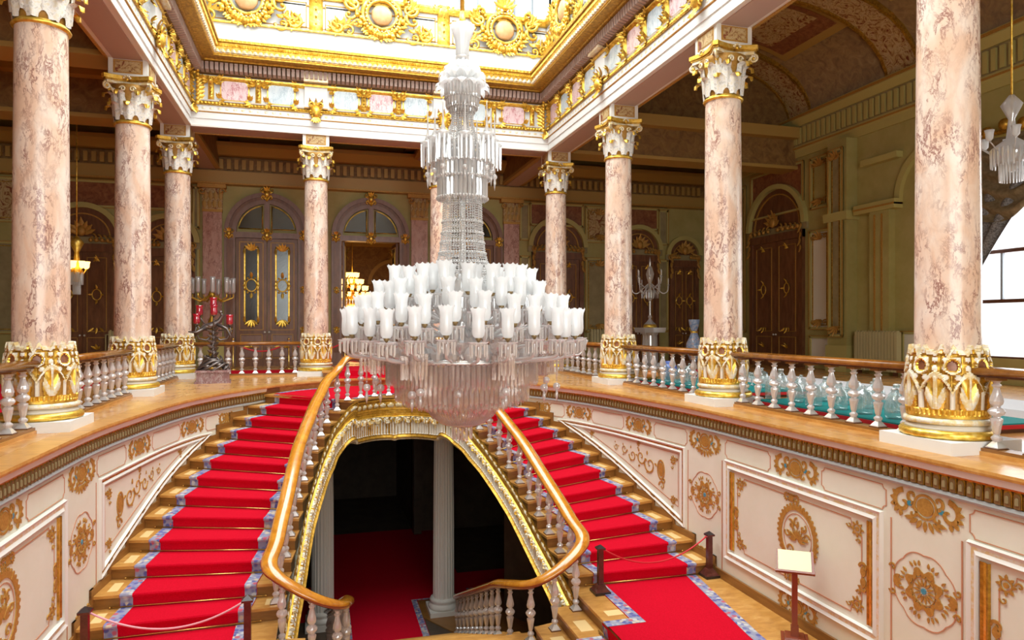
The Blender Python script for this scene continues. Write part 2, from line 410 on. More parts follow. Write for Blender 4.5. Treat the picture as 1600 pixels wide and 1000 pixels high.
# ---------- flat ornament painted or stencilled on a wall: polygons in (u, z), mapped by a function
def ribbon(pts, w_, closed=False):
    n = len(pts); L_ = []; R_ = []
    ww = w_ if hasattr(w_, '__len__') else [w_]*n
    for i in range(n):
        a = pts[(i-1) % n] if closed else pts[max(i-1, 0)]; b = pts[(i+1) % n] if closed else pts[min(i+1, n-1)]
        dx, dy = b[0]-a[0], b[1]-a[1]; l = math.hypot(dx, dy) or 1
        nx, ny = -dy/l*ww[i]/2, dx/l*ww[i]/2
        L_.append((pts[i][0]+nx, pts[i][1]+ny)); R_.append((pts[i][0]-nx, pts[i][1]-ny))
    m = n if closed else n-1
    return [[L_[i], L_[(i+1) % n], R_[(i+1) % n], R_[i]] for i in range(m)]
def ell(cx, cz, a, b, n=20, ph=0): return [(cx+a*cos(2*PI*i/n+ph), cz+b*sin(2*PI*i/n+ph)) for i in range(n)]
def scroll(cx, cz, r, a0, turns, dirn, w0, n=26):
    """spiral ribbon winding into (cx, cz)"""
    pts = []; ws_ = []
    for i in range(n+1):
        t = i/n; a = a0+dirn*turns*2*PI*t; q = r*(1-t)**.8+.06*r
        pts.append((cx+q*cos(a), cz+q*sin(a))); ws_.append(w0*(1-.55*t))
    return ribbon(pts, ws_)
def leafp(x, z, l, w_, a, n=6):
    o = []
    for i in range(n+1): t = i/n; o.append((t*l, w_*sin(PI*t**.8)))
    for i in range(n, -1, -1): t = i/n; o.append((t*l, -w_*sin(PI*t**.8)))
    return [(x+u*cos(a)-v*sin(a), z+u*sin(a)+v*cos(a)) for u, v in o[:-1]]
def orn_rosette(cx, cz, r, ax=1., out=True):
    G, R_, B = [], [], []
    for i in range(14): G.append([(cx+(x-cx)*ax, z) for x, z in leafp(cx+.13*r*cos(i*PI/7), cz+.13*r*sin(i*PI/7), .24*r, .035*r, i*PI/7)])
    B.append(ell(cx, cz, .085*r*ax, .085*r))
    for i in range(8):
        a = i*PI/4+PI/8; x, z = cx+.56*r*cos(a)*ax, cz+.56*r*sin(a)
        G.append(ell(x, z, .13*r*ax, .13*r, 10)); 
        for k in (-1, 0, 1):
            aa = a+k*.35; G.append(leafp(cx+.72*r*cos(a+k*.17)*ax, cz+.72*r*sin(a+k*.17), .17*r*ax, .04*r, aa))
        aa = i*PI/4; G.append(leafp(cx+.40*r*cos(aa)*ax, cz+.40*r*sin(aa), .2*r*ax, .05*r, aa+.5)); G.append(leafp(cx+.40*r*cos(aa)*ax, cz+.40*r*sin(aa), .2*r*ax, .05*r, aa-.5))
    if out:
        pts = []
        for i in range(96):
            a = 2*PI*i/96; q = r*(1.05+.06*abs(sin(4*a))); pts.append((cx+q*cos(a)*ax, cz+q*sin(a)))
        R_ += ribbon(pts, .012, True)
    G += ribbon(ell(cx, cz, .4*r*ax, .4*r, 24), .02*r, True)
    return G, R_, B
def orn_cartouche(cx, cz, w_, h, low=False):
    G, B = [], []
    G.append(ell(cx, cz, w_*.13, h*.27)); G += ribbon(ell(cx, cz, w_*.17, h*.36, 24), h*.07, True)
    for q in (-1, 1):
        G += scroll(cx+q*w_*.36, cz-.02*h, h*.36, PI/2 if q > 0 else PI/2, .95, -q, h*.17)
        G += scroll(cx+q*w_*.2, cz+h*.24, h*.2, -PI/2, .8, q, h*.12)
        G += scroll(cx+q*w_*.2, cz-h*.26, h*.18, PI/2, .8, q, h*.11)
        B.append(ell(cx+q*w_*.245, cz, h*.085, h*.085, 10))
        for k in range(5):
            a = (.2+k*.5)*q-PI/2*q+ (0 if q > 0 else PI); G.append(leafp(cx+q*w_*.36+h*.3*cos(a), cz+h*.3*sin(a), h*.2, h*.07, a))
    if low:
        for k in range(7):
            a = -PI/2+(k-3)*.5; G.append(leafp(cx+w_*.06*(k-3), cz-h*.42, h*.34, h*.07, a))
    return G, [], B
def orn_corner(cx, cz, r, qx, qz):
    G = []
    G += ribbon(ell(cx, cz, .34*r, .34*r, 16), .08*r, True); G.append(ell(cx, cz, .16*r, .16*r, 10))
    for i in range(8): G.append(leafp(cx+.3*r*cos(i*PI/4), cz+.3*r*sin(i*PI/4), .3*r, .09*r, i*PI/4))
    G += scroll(cx-qx*.75*r, cz+qz*.15*r, .22*r, 0, .9, qx, .09*r); G += scroll(cx+qx*.15*r, cz-qz*.85*r, .22*r, 0, .9, -qx, .09*r)
    return G, [], [ell(cx, cz, .06*r, .06*r, 8)]
def orn_oval(cx, cz, a, b):
    G, R_ = [], []
    pts = ell(cx, cz, a*.86, b*.86, 60); G += ribbon(pts, .16*a, True)
    for i in range(36):
        t = 2*PI*i/36; G.append(ell(cx+a*.96*cos(t), cz+b*.96*sin(t), a*.055, a*.055, 6))
    for i in range(11):
        t = PI*i/10; G.append(leafp(cx+.06*a*cos(t), cz-.12*b+.06*a*sin(t), .34*a, .045*a, t))
    for i in range(5):
        t = PI*(.08+.21*i); G += scroll(cx+.48*a*cos(t), cz-.08*b+.50*b*sin(t), .15*a, t, 1., 1 if i % 2 else -1, .06*a)
        G.append(leafp(cx+.3*a*cos(t), cz-.1*b+.35*b*sin(t), .26*a, .05*a, t+.3))
    for q in (-1, 1):
        G += scroll(cx+q*.3*a, cz-.45*b, .17*a, 0, 1, q, .06*a); G += scroll(cx+q*.1*a, cz-.6*b, .1*a, 0, 1, -q, .05*a)
    pts = ell(cx, cz, a*.68, b*.68, 40); R_ += ribbon(pts, .012, True)
    return G, R_, []
def orn_scrollwork(x0, z0, x1, z1, h):
    """scrolls growing from the small end (x0) to the large end (x1)"""
    G = []; n = 5
    for i in range(n):
        t = (i+.6)/n; r = h*(.10+.22*t); x, z = x0+(x1-x0)*t*.86, z0+(z1-z0)*t*.8
        G += scroll(x, z+(.2*r if i % 2 else -.2*r), r, PI*(i % 2), 1.2, 1 if i % 2 else -1, r*.2)
        for k in range(3): G.append(leafp(x+r*cos(1+2*k), z+r*sin(1+2*k), r*.5, r*.12, 1.6+2*k))
    G.append(ell(x1, z1, h*.13, h*.24)); G += ribbon(ell(x1, z1, h*.19, h*.32, 20), h*.05, True)
    G += scroll(x1-.05*h, z1-h*.55, h*.16, 0, 1, 1, h*.05); G += scroll(x1-.16*h, z1-h*.33, h*.1, 0, 1, -1, h*.04)
    return G, [], []
def place(orn, fn, mb, mats=('gold_paint', 'line_rust', 'jewel_blue'), th=.012):
    for polys, m in zip(orn, mats):
        for ip, p in enumerate(polys):
            k = len(p); a = [fn(u, z, .001) for u, z in p]; b = [fn(u, z, th*(.55 if m == 'line_rust' else 1.25 if m == 'jewel_blue' else 1)+(ip % 9)*.0006) for u, z in p]
            mb.add(a+b, [tuple(range(k, 2*k))]+[(i, (i+1) % k, k+(i+1) % k, k+i) for i in range(k)], m)
def mould(path, fn, mb, w_, h, m, closed=True, m2=None):
    """raised moulding along a path in (u, z): cross-section w wide, h proud"""
    n = len(path); rows = []
    for i in range(n):
        p = path[i]; a = path[(i-1) % n] if (closed or i) else p; b = path[(i+1) % n] if (closed or i < n-1) else p
        d1 = Vector((p[0]-a[0], p[1]-a[1])); d2 = Vector((b[0]-p[0], b[1]-p[1]))
        if d1.length < 1e-6: d1 = d2
        if d2.length < 1e-6: d2 = d1
        d1.normalize(); d2.normalize(); t = (d1+d2).normalized(); k = 1/max(.3, t.dot(d1)); nv = Vector((-t.y, t.x))*k*w_/2
        rows.append([fn(p[0]+nv.x*q, p[1]+nv.y*q, o) for q, o in ((-1, 0), (-.8, h), (-.25, h*.55), (.25, h*.55), (.8, h), (1, 0))])
    vs = [v for r in rows for v in r]; m_ = n if closed else n-1
    for j in range(5):
        mb.add(vs, [(i*6+j, ((i+1) % n)*6+j, ((i+1) % n)*6+j+1, i*6+j+1) for i in range(m_)], (m2 if (m2 and j == 2) else m))
def densify(path, closed=True, step=.35):
    out = []
    n = len(path)
    for i in range(n if closed else n-1):
        a, b = path[i], path[(i+1) % n]; k = max(1, int(math.dist(a, b)/step))
        out += [(a[0]+(b[0]-a[0])*t/k, a[1]+(b[1]-a[1])*t/k) for t in range(k)]
    if not closed: out.append(path[-1])
    return out
def rect(u0, u1, z0, z1): return [(u0, z0), (u1, z0), (u1, z1), (u0, z1)]
def notched(u0, u1, z0, z1, r):
    """thin painted line with scooped corners"""
    o = []
    for cx, cz, a0 in ((u0, z0, PI/2), (u1, z0, PI), (u1, z1, 3*PI/2), (u0, z1, 0)):
        for i in range(6):
            a = a0-PI/2*i/5; o.append((cx+r*cos(a), cz+r*sin(a)))
    return o
# layout of the stair walls, the same on both sides, u = y along the straight part
def stair_wall_decor(sd, parent):
    def fn(u, z, o): return wpt(s_of_y(u) if isinstance(u, (int, float)) else u, z, o, sd)
    SY = {}
    def fs(u, z, o): return wpt(u, z, o, sd)      # u = arc length
    sy = s_of_y
    # upper frieze ornaments
    for y, low, hh in ((17.75, 0, .24), (16.4, 0, .27), (14.0, 0, .28), (11.66, 1, .29), (9.08, 0, .29), (6.70, 1, .30), (4.2, 0, .30)):
        mb = MB(); wd = .92 if y < 17 else .45; place(orn_cartouche(sy(y), -.64, wd, hh*1.35, low), fs, mb); mb.build('painted_ornament', parent)
    mb = MB()
    for a, b in ((16.95, 17.5), (14.6, 15.9), (12.25, 13.4), (9.7, 11.0), (7.3, 8.5), (4.8, 6.1)):
        place(([], ribbon(notched(sy(a), sy(b), -.83, -.5, .06), .012, True), []), fs, mb)
    for y in (12.22, 11.1, 7.22, 6.2, 2.6):
        place(([], ribbon(densify([(sy(y), -.9), (sy(y), ZL+.15)], False), .02), []), fs, mb)
    mb.build('painted_line', parent)
    # triangular panel above the stair
    a, b, c = (sy(17.0), -.93), (sy(12.38), -.93), (sy(12.38), -2.40)
    mb = MB(); mould(densify([a, c, b]), fs, mb, .13, .05, 'moulding_white', True, 'gold_dark'); mb.build('panel_moulding', parent)
    a, b, c = (sy(16.2), -1.04), (sy(12.55), -1.04), (sy(12.55), -2.12)
    mb = MB(); place(([], ribbon(densify([a, b, c], True), .014, True), []), fs, mb); mb.build('painted_line', parent)
    mb = MB(); place(orn_scrollwork(sy(15.1), -1.22, sy(13.15), -1.48, .62), fs, mb); mb.build('painted_ornament', parent)
    for y, z, r in ((12.72, -1.2, .17), (12.72, -2.02, .16), (15.9, -1.1, .12), (14.0, -1.06, .10)):
        mb = MB(); place(orn_corner(sy(y), z, r, 1, 1), fs, mb); mb.build('painted_ornament', parent)
    # rosettes of the narrow bays
    for y, z, r in ((11.66, -1.67, .42), (6.72, -1.68, .44)):
        mb = MB(); place(orn_rosette(sy(y), z, r*.95, 1.), fs, mb); mb.build('painted_rosette', parent)
        mb = MB()
        for q in (-1, 1):
            place(([leafp(sy(y)+q*.46, z, .13, .035, PI/2*q+(k-1.5)*.5+PI/2) for k in range(4)], [], []), fs, mb, th=.009)
            place(([*scroll(sy(y)+q*.47, z+.15, .05, 0, 1, q, .025), *scroll(sy(y)+q*.47, z-.15, .05, 0, 1, -q, .025)], [], []), fs, mb)
        mb.build('painted_ornament', parent)
    # big rectangular panels
    for y0, y1 in ((7.42, 10.92), (2.6, 6.05)):
        mb = MB(); mould(densify(rect(sy(y0), sy(y1), ZL+.5, -.93)), fs, mb, .15, .055, 'moulding_white', True, 'cream_gold'); mb.build('panel_moulding', parent)
        mb = MB(); mould([(sy(y1)-.14, z) for z in (-1.05, ZL+.62)], fs, mb, .12, .03, 'gold_dark', False, 'gold'); mb.build('gilt_moulding', parent)
        mb = MB(); mould([(sy(y0)+.14, z) for z in (-1.05, ZL+.62)], fs, mb, .12, .03, 'gold_dark', False, 'gold'); mb.build('gilt_moulding', parent)
        mb = MB(); place(([], ribbon(notched(sy(y0)+.3, sy(y1)-.3, ZL+.68, -1.1, .2), .014, True), []), fs, mb); mb.build('painted_line', parent)
        for qx, qz, u, z in ((1, 1, sy(y1)-.38, -1.22), (-1, 1, sy(y0)+.38, -1.22), (1, -1, sy(y1)-.38, ZL+.82), (-1, -1, sy(y0)+.38, ZL+.82)):
            mb = MB(); place(orn_corner(u, z, .2, qx, qz), fs, mb); mb.build('painted_ornament', parent)
        for u, z, w_ in ((sy((y0+y1)/2), -1.12, .3), (sy((y0+y1)/2), ZL+.7, .3)):
            mb = MB(); place(orn_cartouche(u, z, w_, .16), fs, mb); mb.build('painted_ornament', parent)
        for u in (sy(y0)+.27, sy(y1)-.27):
            mb = MB(); place(([*scroll(u, -1.72, .07, 0, 1, 1, .04), *scroll(u, -1.98, .07, 0, 1, -1, .04), leafp(u, -1.85, .16, .05, PI/2), leafp(u, -1.85, .16, .05, -PI/2)], [], []), fs, mb); mb.build('painted_ornament', parent)
        yc = 9.04 if y0 > 5 else 4.3
        mb = MB(); place(orn_oval(sy(yc), -1.70, .47, .52), fs, mb); mb.build('painted_medallion', parent)
        mb = MB(); place(orn_cartouche(sy(yc), ZL+.28, .8, .36), fs, mb)
        mb.build('painted_ornament', parent)
    for y in (11.66, 6.72):
        mb = MB(); place(orn_cartouche(sy(y)+.1, ZL+.28, .6, .3), fs, mb); mb.build('painted_ornament', parent)
stair_wall_decor(-1, WALL_L); stair_wall_decor(1, WALL_R)

# ------------------------------------------------------------------ staircase
def X(sd, hw): return XC+sd*hw
def Z(k): return -RS*(k+1)
BR = crom([(1.12, 16.82, 0), (.93, 17.12, 0), (.6, 17.5, 0), (.3, 17.68, 0), (0, 17.74, 0)], 4)      # front edge of the bridge
def lerp(a, b, t): return tuple(a[i]+(b[i]-a[i])*t for i in range(len(a)))
stair_sides = {}
for sd, nm in ((-1, 'left'), (1, 'right')):
    st = thing('staircase_flight', 'broad upper stair flight with wooden steps along the %s cream wall' % nm, 'staircase', (XC, 14, 0), kind='structure')
    off = Vector((-XC, -14, 0)); stair_sides[sd] = st
    for k in range(1, 13):
        a, b = NI[k], NO[k]; a2, b2 = NI[k-1], NO[k-1]
        z0, z1 = Z(k), Z(k+1)
        dd = Vector((b[0]-a[0], b[1]-a[1])).normalized(); nx, ny = dd.y, -dd.x      # towards the camera (down the flight)
        if ny > 0: nx, ny = -nx, -ny
        ain = (a[0]-.05*dd.x, a[1]-.05*dd.y); bo = (b[0]+.16*dd.x, b[1]+.16*dd.y)
        d2 = Vector((b2[0]-a2[0], b2[1]-a2[1])).normalized()
        a2n = (a2[0]-.05*d2.x, a2[1]-.05*d2.y); b2o = (b2[0]+.16*d2.x, b2[1]+.16*d2.y)
        mb = MB(); e = .035
        poly = [(ain[0]+nx*e, ain[1]+ny*e), (bo[0]+nx*e, bo[1]+ny*e), b2o, a2n]
        poly = [(sd*x, y-14) for x, y in poly]
        mb.prism(poly, z0-.045, z0, 'wood_tread')
        # riser with its return on the open side
        a_ = (a[0]-.03*dd.x, a[1]-.03*dd.y)
        pr = [a_, bo, b2o, (a2[0]-.03*d2.x, a2[1]-.03*d2.y)]
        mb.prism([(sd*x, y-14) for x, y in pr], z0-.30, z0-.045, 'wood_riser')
        # light inlays at the ends of the tread
        for f0, f1 in ((.012, .085), (.90, .965)):
            q = []
            for f, g in ((f0+.01, .2), (f1, .2), (f1+.005, .75), (f0+.02, .75)):
                p = lerp(lerp(a, b, f), lerp(a2, b2, f), g); q.append((sd*p[0], p[1]-14))
            mb.prism(q, z0, z0+.002, 'wood_inlay')
        mb.build('step', st)
    # stepped skirting board on the wall
    mb = MB()
    for k in range(0, 13):
        sa = s_of_y(NO[k][1]); sb = s_of_y(NO[k-1][1]) if k else s_of_y(19.6)
        z0 = Z(k); 
        def blk(s0, s1, za, zb):
            m_ = 4; fr = []; 
            for i in range(m_+1):
                s_ = s0+(s1-s0)*i/m_
                fr.append([wpt(s_, za, .0, sd), wpt(s_, za, .035, sd), wpt(s_, zb, .035, sd), wpt(s_, zb, .0, sd)])
            vs = [tuple(Vector(p)+off) for r in fr for p in r]
            fs = [(i*4+j, i*4+4+j, i*4+4+(j+1) % 4, i*4+(j+1) % 4) for i in range(m_) for j in range(4)]+[(0, 1, 2, 3), (m_*4, m_*4+3, m_*4+2, m_*4+1)]
            mb.add(vs, fs, 'wood_riser')
        blk(sa-.10, sb, z0-.02, z0+.13)
        blk(sa-.10, sa+.01, z0-RS, z0+.13)
    blk(.5, s_of_y(NO[12][1])-.05, ZL, ZL+.16)
    mb.build('skirting_board', st)
    # soffit under the flight
    mb = MB(); vs = []
    for k in range(13):
        a, b = NI[k], NO[k]; vs += [(sd*(a[0]+.02), a[1]-14, Z(k)-.62), (sd*(b[0]+.2), b[1]-14, Z(k)-.55)]
    mb.add(vs, [(2*i, 2*i+1, 2*i+3, 2*i+2) for i in range(12)], 'moulding_white'); mb.build('soffit', st)
    # landing and the steps that turn down towards the middle
    mb = MB(); c_ = [(2.5, 11.28), (2.5, YE), (5.45, YE), (5.45, 11.28)]
    c_ = [(2.47, 11.30), (2.5, YE), (5.40, YE), (5.36, 11.5), (2.47, 11.6)]
    mb.prism([(sd*x, y-14) for x, y in c_], ZL-.05, ZL, 'wood_tread'); mb.prism([(sd*(x+.03), y-14) for x, y in c_[:4]], ZL-.35, ZL-.05, 'wood_riser')
    for y in (4.5, 6.2, 7.9, 9.6): mb.prism([(sd*q[0], q[1]-14) for q in ((2.62, y+.55), (3.0, y+.55), (3.0, y+.75), (2.62, y+.75))], ZL, ZL+.002, 'wood_inlay')
    mb.build('landing', st)
    for n, (h0, h1, ye) in enumerate(((2.06, 2.54, 11.17), (1.66, 2.10, 11.05))):
        z0 = ZL-RS*(n+1); mb = MB()
        mb.prism([(sd*x, y-14) for x, y in ((h0, ye), (h0, YE), (h1, YE), (h1, ye+.1))], z0-.045, z0, 'wood_tread')
        mb.prism([(sd*x, y-14) for x, y in ((h0+.03, ye-.02), (h0+.03, YE), (h1, YE), (h1, ye+.08))], z0-.3, z0-.045, 'wood_riser')
        for y in (5.2, 7.2, 9.2): mb.prism([(sd*q[0], q[1]-14) for q in ((h0+.12, y+1), (h0+.34, y+1), (h0+.34, y+1.4), (h0+.12, y+1.4))], z0, z0+.002, 'wood_inlay')
        mb.build('step', st)
# the bridge landing
mb = MB(); poly = [(XC-p.x, p.y) for p in BR]+[(XC+p.x, p.y) for p in BR[::-1][1:]]
poly += [(XC+NO[0][0]+.1, NO[0][1])]+[(XC+h, y) for h, y in WALL if y > 19.1]+[(XC-h, y) for h, y in WALL[::-1] if y > 19.1][1:]+[(XC-NO[0][0]-.1, NO[0][1])]
mb.prism(poly, Z(0)-.05, Z(0), 'wood_tread'); mb.prism([(XC+(x-XC)*.985, y+.04) for x, y in poly], Z(0)-.35, Z(0)-.05, 'wood_riser')
bridge = mb.build('stair_bridge', kind='structure', label='upper bridge landing joining the two flights over the archway', cat='landing')
# lower flight
lf = thing('lower_staircase', 'lower stair flight going down through the archway to the red hall', 'staircase', (XC, 11, ZL-.66), kind='structure')
mb = MB(); z0 = ZL-3*RS; mb.box(-1.70, 1.70, YE-11, .35, z0-.045-(ZL-.66), z0-(ZL-.66), 'wood_tread'); mb.box(-1.67, 1.67, YE-11, .33, -.3, -.045, 'wood_riser'); mb.build('platform', lf)
for n in range(4, 15):
    mb = MB(); y0 = 11.35+.575*(n-3); y1 = y0-.575; z0 = -.25*(n-3); hw = 1.62+.012*n
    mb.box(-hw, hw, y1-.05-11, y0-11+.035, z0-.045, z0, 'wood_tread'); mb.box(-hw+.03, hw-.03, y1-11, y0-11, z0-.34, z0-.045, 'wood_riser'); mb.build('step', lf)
for q in (-1, 1):
    mb = MB(); pts = [(.3, 0.), (.3, -.45), (6.8, -3.2), (7.0, -3.0), (6.7, -2.75)]
    mb.add([(q*1.68, y, z) for y, z in pts]+[(q*1.62, y, z) for y, z in pts], [(0, 1, 2, 3, 4), (9, 8, 7, 6, 5)]+[(i, (i+1) % 5, 5+(i+1) % 5, 5+i) for i in range(5)], 'gold_dark'); mb.build('stringer', lf)

# ---------- carpets
def strip(mb, rows, m):
    """rows: list of (left, right) points"""
    vs = [p for r in rows for p in r]; mb.add(vs, [(2*i, 2*i+1, 2*i+3, 2*i+2) for i in range(len(rows)-1)], m)
for sd, nm in ((-1, 'left'), (1, 'right')):
    cp = thing('stair_carpet', 'red stair runner with blue patterned edges on the %s flight' % nm, 'carpet', (XC, 14, 0), group=None)
    FI = lambda k: .42/math.dist(NI[k], NO[k]); FO = lambda k: 1-.34/math.dist(NI[k], NO[k]); BW = lambda k: .19/math.dist(NI[k], NO[k])
    def pt(k, f, z, e=0):
        p = lerp(NI[k], NO[k], f); d = Vector((NO[k][0]-NI[k][0], NO[k][1]-NI[k][1])).normalized()
        nx, ny = d.y, -d.x
        if ny > 0: nx, ny = -nx, -ny
        return (sd*(p[0]+nx*e), p[1]+ny*e-14, z)
    def rows(fa, fb, up=0):
        r = []
        for k in range(12, 0, -1):
            for z, e in ((Z(k+1)+.012, .016), (Z(k)-.05, .016), (Z(k)-.045, .05), (Z(k)-.01, .058), (Z(k)+.012, .045), (Z(k)+.014, -.02)):
                r.append((pt(k, fa(k), z+up, e+up), pt(k, fb(k), z+up, e+up)))
        k = 0
        for z, e in ((Z(1)+.012, .016), (Z(0)-.05, .016), (Z(0)-.04, .05), (Z(0)+.012, .045), (Z(0)+.014, -.02)):
            r.append((pt(k, fa(k), z+up, e+up), pt(k, fb(k), z+up, e+up)))
        return r
    mb = MB(); strip(mb, rows(FI, FO), 'red_carpet'); mb.build('runner', cp)
    mb = MB(); strip(mb, rows(lambda k: FI(k)+.03*BW(k), lambda k: FI(k)+BW(k), .004), 'carpet_border'); strip(mb, rows(lambda k: FO(k)-BW(k), lambda k: FO(k)-.03*BW(k), .004), 'carpet_border'); mb.build('carpet_edging', cp)
    for k in range(1, 13):
        a = pt(k, max(0, FI(k)-.05), Z(k+1)+.03, .03); b = pt(k, FO(k)+.05, Z(k+1)+.03, .03)
        mb = MB(); mb.tube([a, b], .011, 8, 'brass'); mb.lathe([(0, -.02), (.018, 0), (0, .02)], a, 8, 'brass'); mb.lathe([(0, -.02), (.018, 0), (0, .02)], b, 8, 'brass'); mb.build('stair_rod', cp)
    # landing carpet, turning down towards the middle
    lc = thing('landing_carpet', 'red landing carpet with blue patterned edges on the %s landing' % nm, 'carpet', (XC, 8, ZL))
    def sp(pts, z): return [(sd*x, y-8, z) for x, y in pts]
    z = .010
    body = [(2.92, 11.38), (4.93, 11.38), (4.72, 9.9), (4.5, 8.6), (4.25, YE+.2), (2.49, YE+.2), (2.49, 9.95), (2.92, 9.95)]
    body = [(2.9, 11.38), (4.93, 11.38), (4.55, 8.9), (4.4, 7), (4.35, YE+.1), (2.47, YE+.1), (2.47, 9.95), (2.9, 9.95)]
    mb = MB(); n = len(body); mb.add(sp(body, z)+sp(body, .001), [tuple(range(n))]+[(i, (i+1) % n, n+(i+1) % n, n+i) for i in range(n)], 'red_carpet')
    for i, hs in enumerate((2.47, 2.03, 1.63)):       # over the edge and down
        zt = -RS*i; hn = (2.03, 1.63, .9)[i]
        strip(mb, [(((sd*(hs-.045)), 9.95-8, zt+.012), ((sd*(hs-.045)), YE+.1-8, zt+.012)), (((sd*(hs-.012)), 9.95-8, zt-RS+.012), ((sd*(hs-.012)), YE+.1-8, zt-RS+.012)), ((sd*(hn-.045 if i < 2 else .9), 9.95-8, zt-RS+.012), (sd*(hn-.045 if i < 2 else .9), YE+.1-8, zt-RS+.012))], 'red_carpet')
    mb.build('carpet_body', lc)
    mb = MB()
    def rib(pts, w_):
        for q in ribbon(pts, w_): mb.add([(sd*x, y-8, .016) for x, y in q], [(0, 1, 2, 3)], 'carpet_border')
    rib([(4.83, 11.38), (4.45, 8.9), (4.3, 7), (4.25, YE+.1)], .19)
    rib([(3.0, 11.38), (3.0, 9.955)], .19); rib([(3.095, 9.86), (2.44, 9.86)], .19)
    for i, (hs, hn) in enumerate(((2.425, 2.05), (1.985, 1.65), (1.585, .9))):
        zt = -RS*i; strip(mb, [((sd*(hs), 9.95-8, zt+.016), (sd*(hs), 9.76-8, zt+.016)), ((sd*(hs+.03), 9.95-8, zt-RS+.018), (sd*(hs+.03), 9.76-8, zt-RS+.018)), ((sd*(hn-.06), 9.95-8, zt-RS+.018), (sd*(hn-.06), 9.76-8, zt-RS+.018))], 'carpet_border')
    mb.build('carpet_edging', lc)
    for i, hs in enumerate((2.46, 2.02)):
        mb = MB(); mb.tube([(sd*(hs-.03), 2.1, -RS*(i+1)+.03), (sd*(hs-.03), YE-8+.1, -RS*(i+1)+.03)], .011, 8, 'brass'); mb.build('stair_rod', lc)
# bridge carpet with the steps up to the gallery
bc = thing('bridge_carpet', 'red carpet on the upper bridge landing behind the crystal balusters', 'carpet', (XC, 17.9, Z(0)))
ins = [(p.x*.93, p.y+.40-17.9) for p in BR]
poly = [(-x, y) for x, y in ins]+[(x, y) for x, y in ins[::-1][1:]]
poly += [(1.5, -.6), (3.0, 1.2), (2.5, 1.98), (1.7, 2.58), (.9, 2.93), (0, 3.02), (-.9, 2.93), (-1.7, 2.58), (-2.5, 1.98), (-3.0, 1.2), (-1.5, -.6)]
mb = MB(); mb.prism(poly, .002, .012, 'red_carpet')
mb.build('carpet_body', bc)
mb = MB(); e_ = [(-x, y) for x, y in ins]+[(x, y) for x, y in ins[::-1][1:]]
for q in ribbon(e_, .16): mb.add([(x, y, .016) for x, y in q], [(0, 1, 2, 3)], 'carpet_border')
for s_ in (-1, 1):
    for q in ribbon([(s_*2.9, 1.25), (s_*2.42, 1.92), (s_*1.65, 2.5), (s_*1.45, 2.6)], .16): mb.add([(x, y, .016) for x, y in q], [(0, 1, 2, 3)], 'carpet_border')
mb.build('carpet_edging', bc)
# gallery carpets and the steps between the back columns
g = thing('gallery_step', 'low wooden step between the back columns with red carpet over it', 'step', (XC, 21.6, 0), kind='structure')
mb = MB(); mb.box(-2.2, 2.2, -.5, .15, 0, .02, 'wood_tread'); mb.box(-1.75, 1.75, -.1, 2.3, 0, .18, 'wood_riser'); mb.box(-1.78, 1.78, -.14, 2.3, .15, .19, 'wood_tread'); mb.build('step', g)
mb = MB()
rr = [(-.62, -.205), (-.59, .03), (-.17, .03), (-.16, .205), (2.3, .205)]
strip(mb, [((-1.45, y, z), (1.45, y, z)) for y, z in rr], 'red_carpet'); mb.build('carpet_body', g)
mb = MB(); mb.box(-3.9, 7.7, 23.3, 25.6, 0, .012, 'red_carpet'); mb.build('gallery_carpet', label='red carpet running along the back gallery behind the balustrade', cat='carpet')
mb = MB(); mb.box(-9.2, -5.6, 2, 21.5, 0, .012, 'red_carpet'); mb.build('gallery_carpet', label='red carpet running along the left gallery behind the balustrade', cat='carpet')
mb = MB(); mb.box(XC-1.5, XC+2.6, 20.6, 28, GF, GF+.012, 'red_carpet'); mb.box(XC-1.2, XC+1.0, 15, 20.6, GF, GF+.012, 'red_carpet')
mb.box(XC-9, XC-1.5, 20, 22.6, GF, GF+.012, 'red_carpet'); mb.box(XC+2.6, XC+9, 21, 22.6, GF, GF+.012, 'red_carpet')
hc = mb.build('hall_carpet', label='red carpet on the dark ground floor seen through the archway', cat='carpet')
for pts in ([(XC-1.1, 17.4), (XC-1.1, 20.7), (XC-1.5, 20.7)], [(XC+2.6, 20.7), (XC+.9, 20.7), (XC+.9, 17.4)], [(XC+2.6, 21.1), (XC+9, 21.1)]):
    mb = MB()
    for q in ribbon(pts, .18): mb.add([(x, y, GF+.018) for x, y in q], [(0, 1, 2, 3)], 'carpet_border')
    mb.build('carpet_edging', hc)
mb = MB(); mb.prism([(XC+1.0, 20.6), (XC+.98, 19.4), (XC+1.6, 18.3), (XC+2.8, 17), (XC+4, 17), (XC+4, 20.6)], GF, GF+.03, 'wood_riser'); mb.build('floor_border', kind='structure')

# ---------- balusters and handrails
def bal_mesh(h=.90, r=1.):
    mb = MB()
    mb.frust(0, 0, 0, .014, .088, .088, 'wood_dark'); mb.frust(0, 0, .014, .026, .08, .08, 'silver'); mb.frust(0, 0, .026, .095, .075, .028, 'silver')
    p = [(.028, .09), (.036, .10), (.052, .125), (.056, .14), (.05, .158), (.03, .178), (.026, .19), (.036, .215), (.05, .30), (.062, .37), (.06, .395), (.036, .41), (.034, .42),
         (.066, .445), (.084, .475), (.084, .495), (.066, .525), (.036, .545), (.034, .555), (.058, .585), (.067, .625), (.060, .675), (.044, .73), (.032, .785), (.030, .80), (.046, .82), (.048, .835), (.030, .85), (.034, .87), (.062, .90)]
    p = [(a*r, b*h/.9) for a, b in p]
    mb.lathe(p, (0, 0, 0), 14, 'crystal_baluster', False, lambda a, z: 1+.07*cos(7*a+16*z))
    o = mb.build('b'); me = o.data; bpy.data.objects.remove(o); return me
BAL = bal_mesh(.90); BALG = bal_mesh(.84, 1.08); BALG.name = 'gallery_baluster'
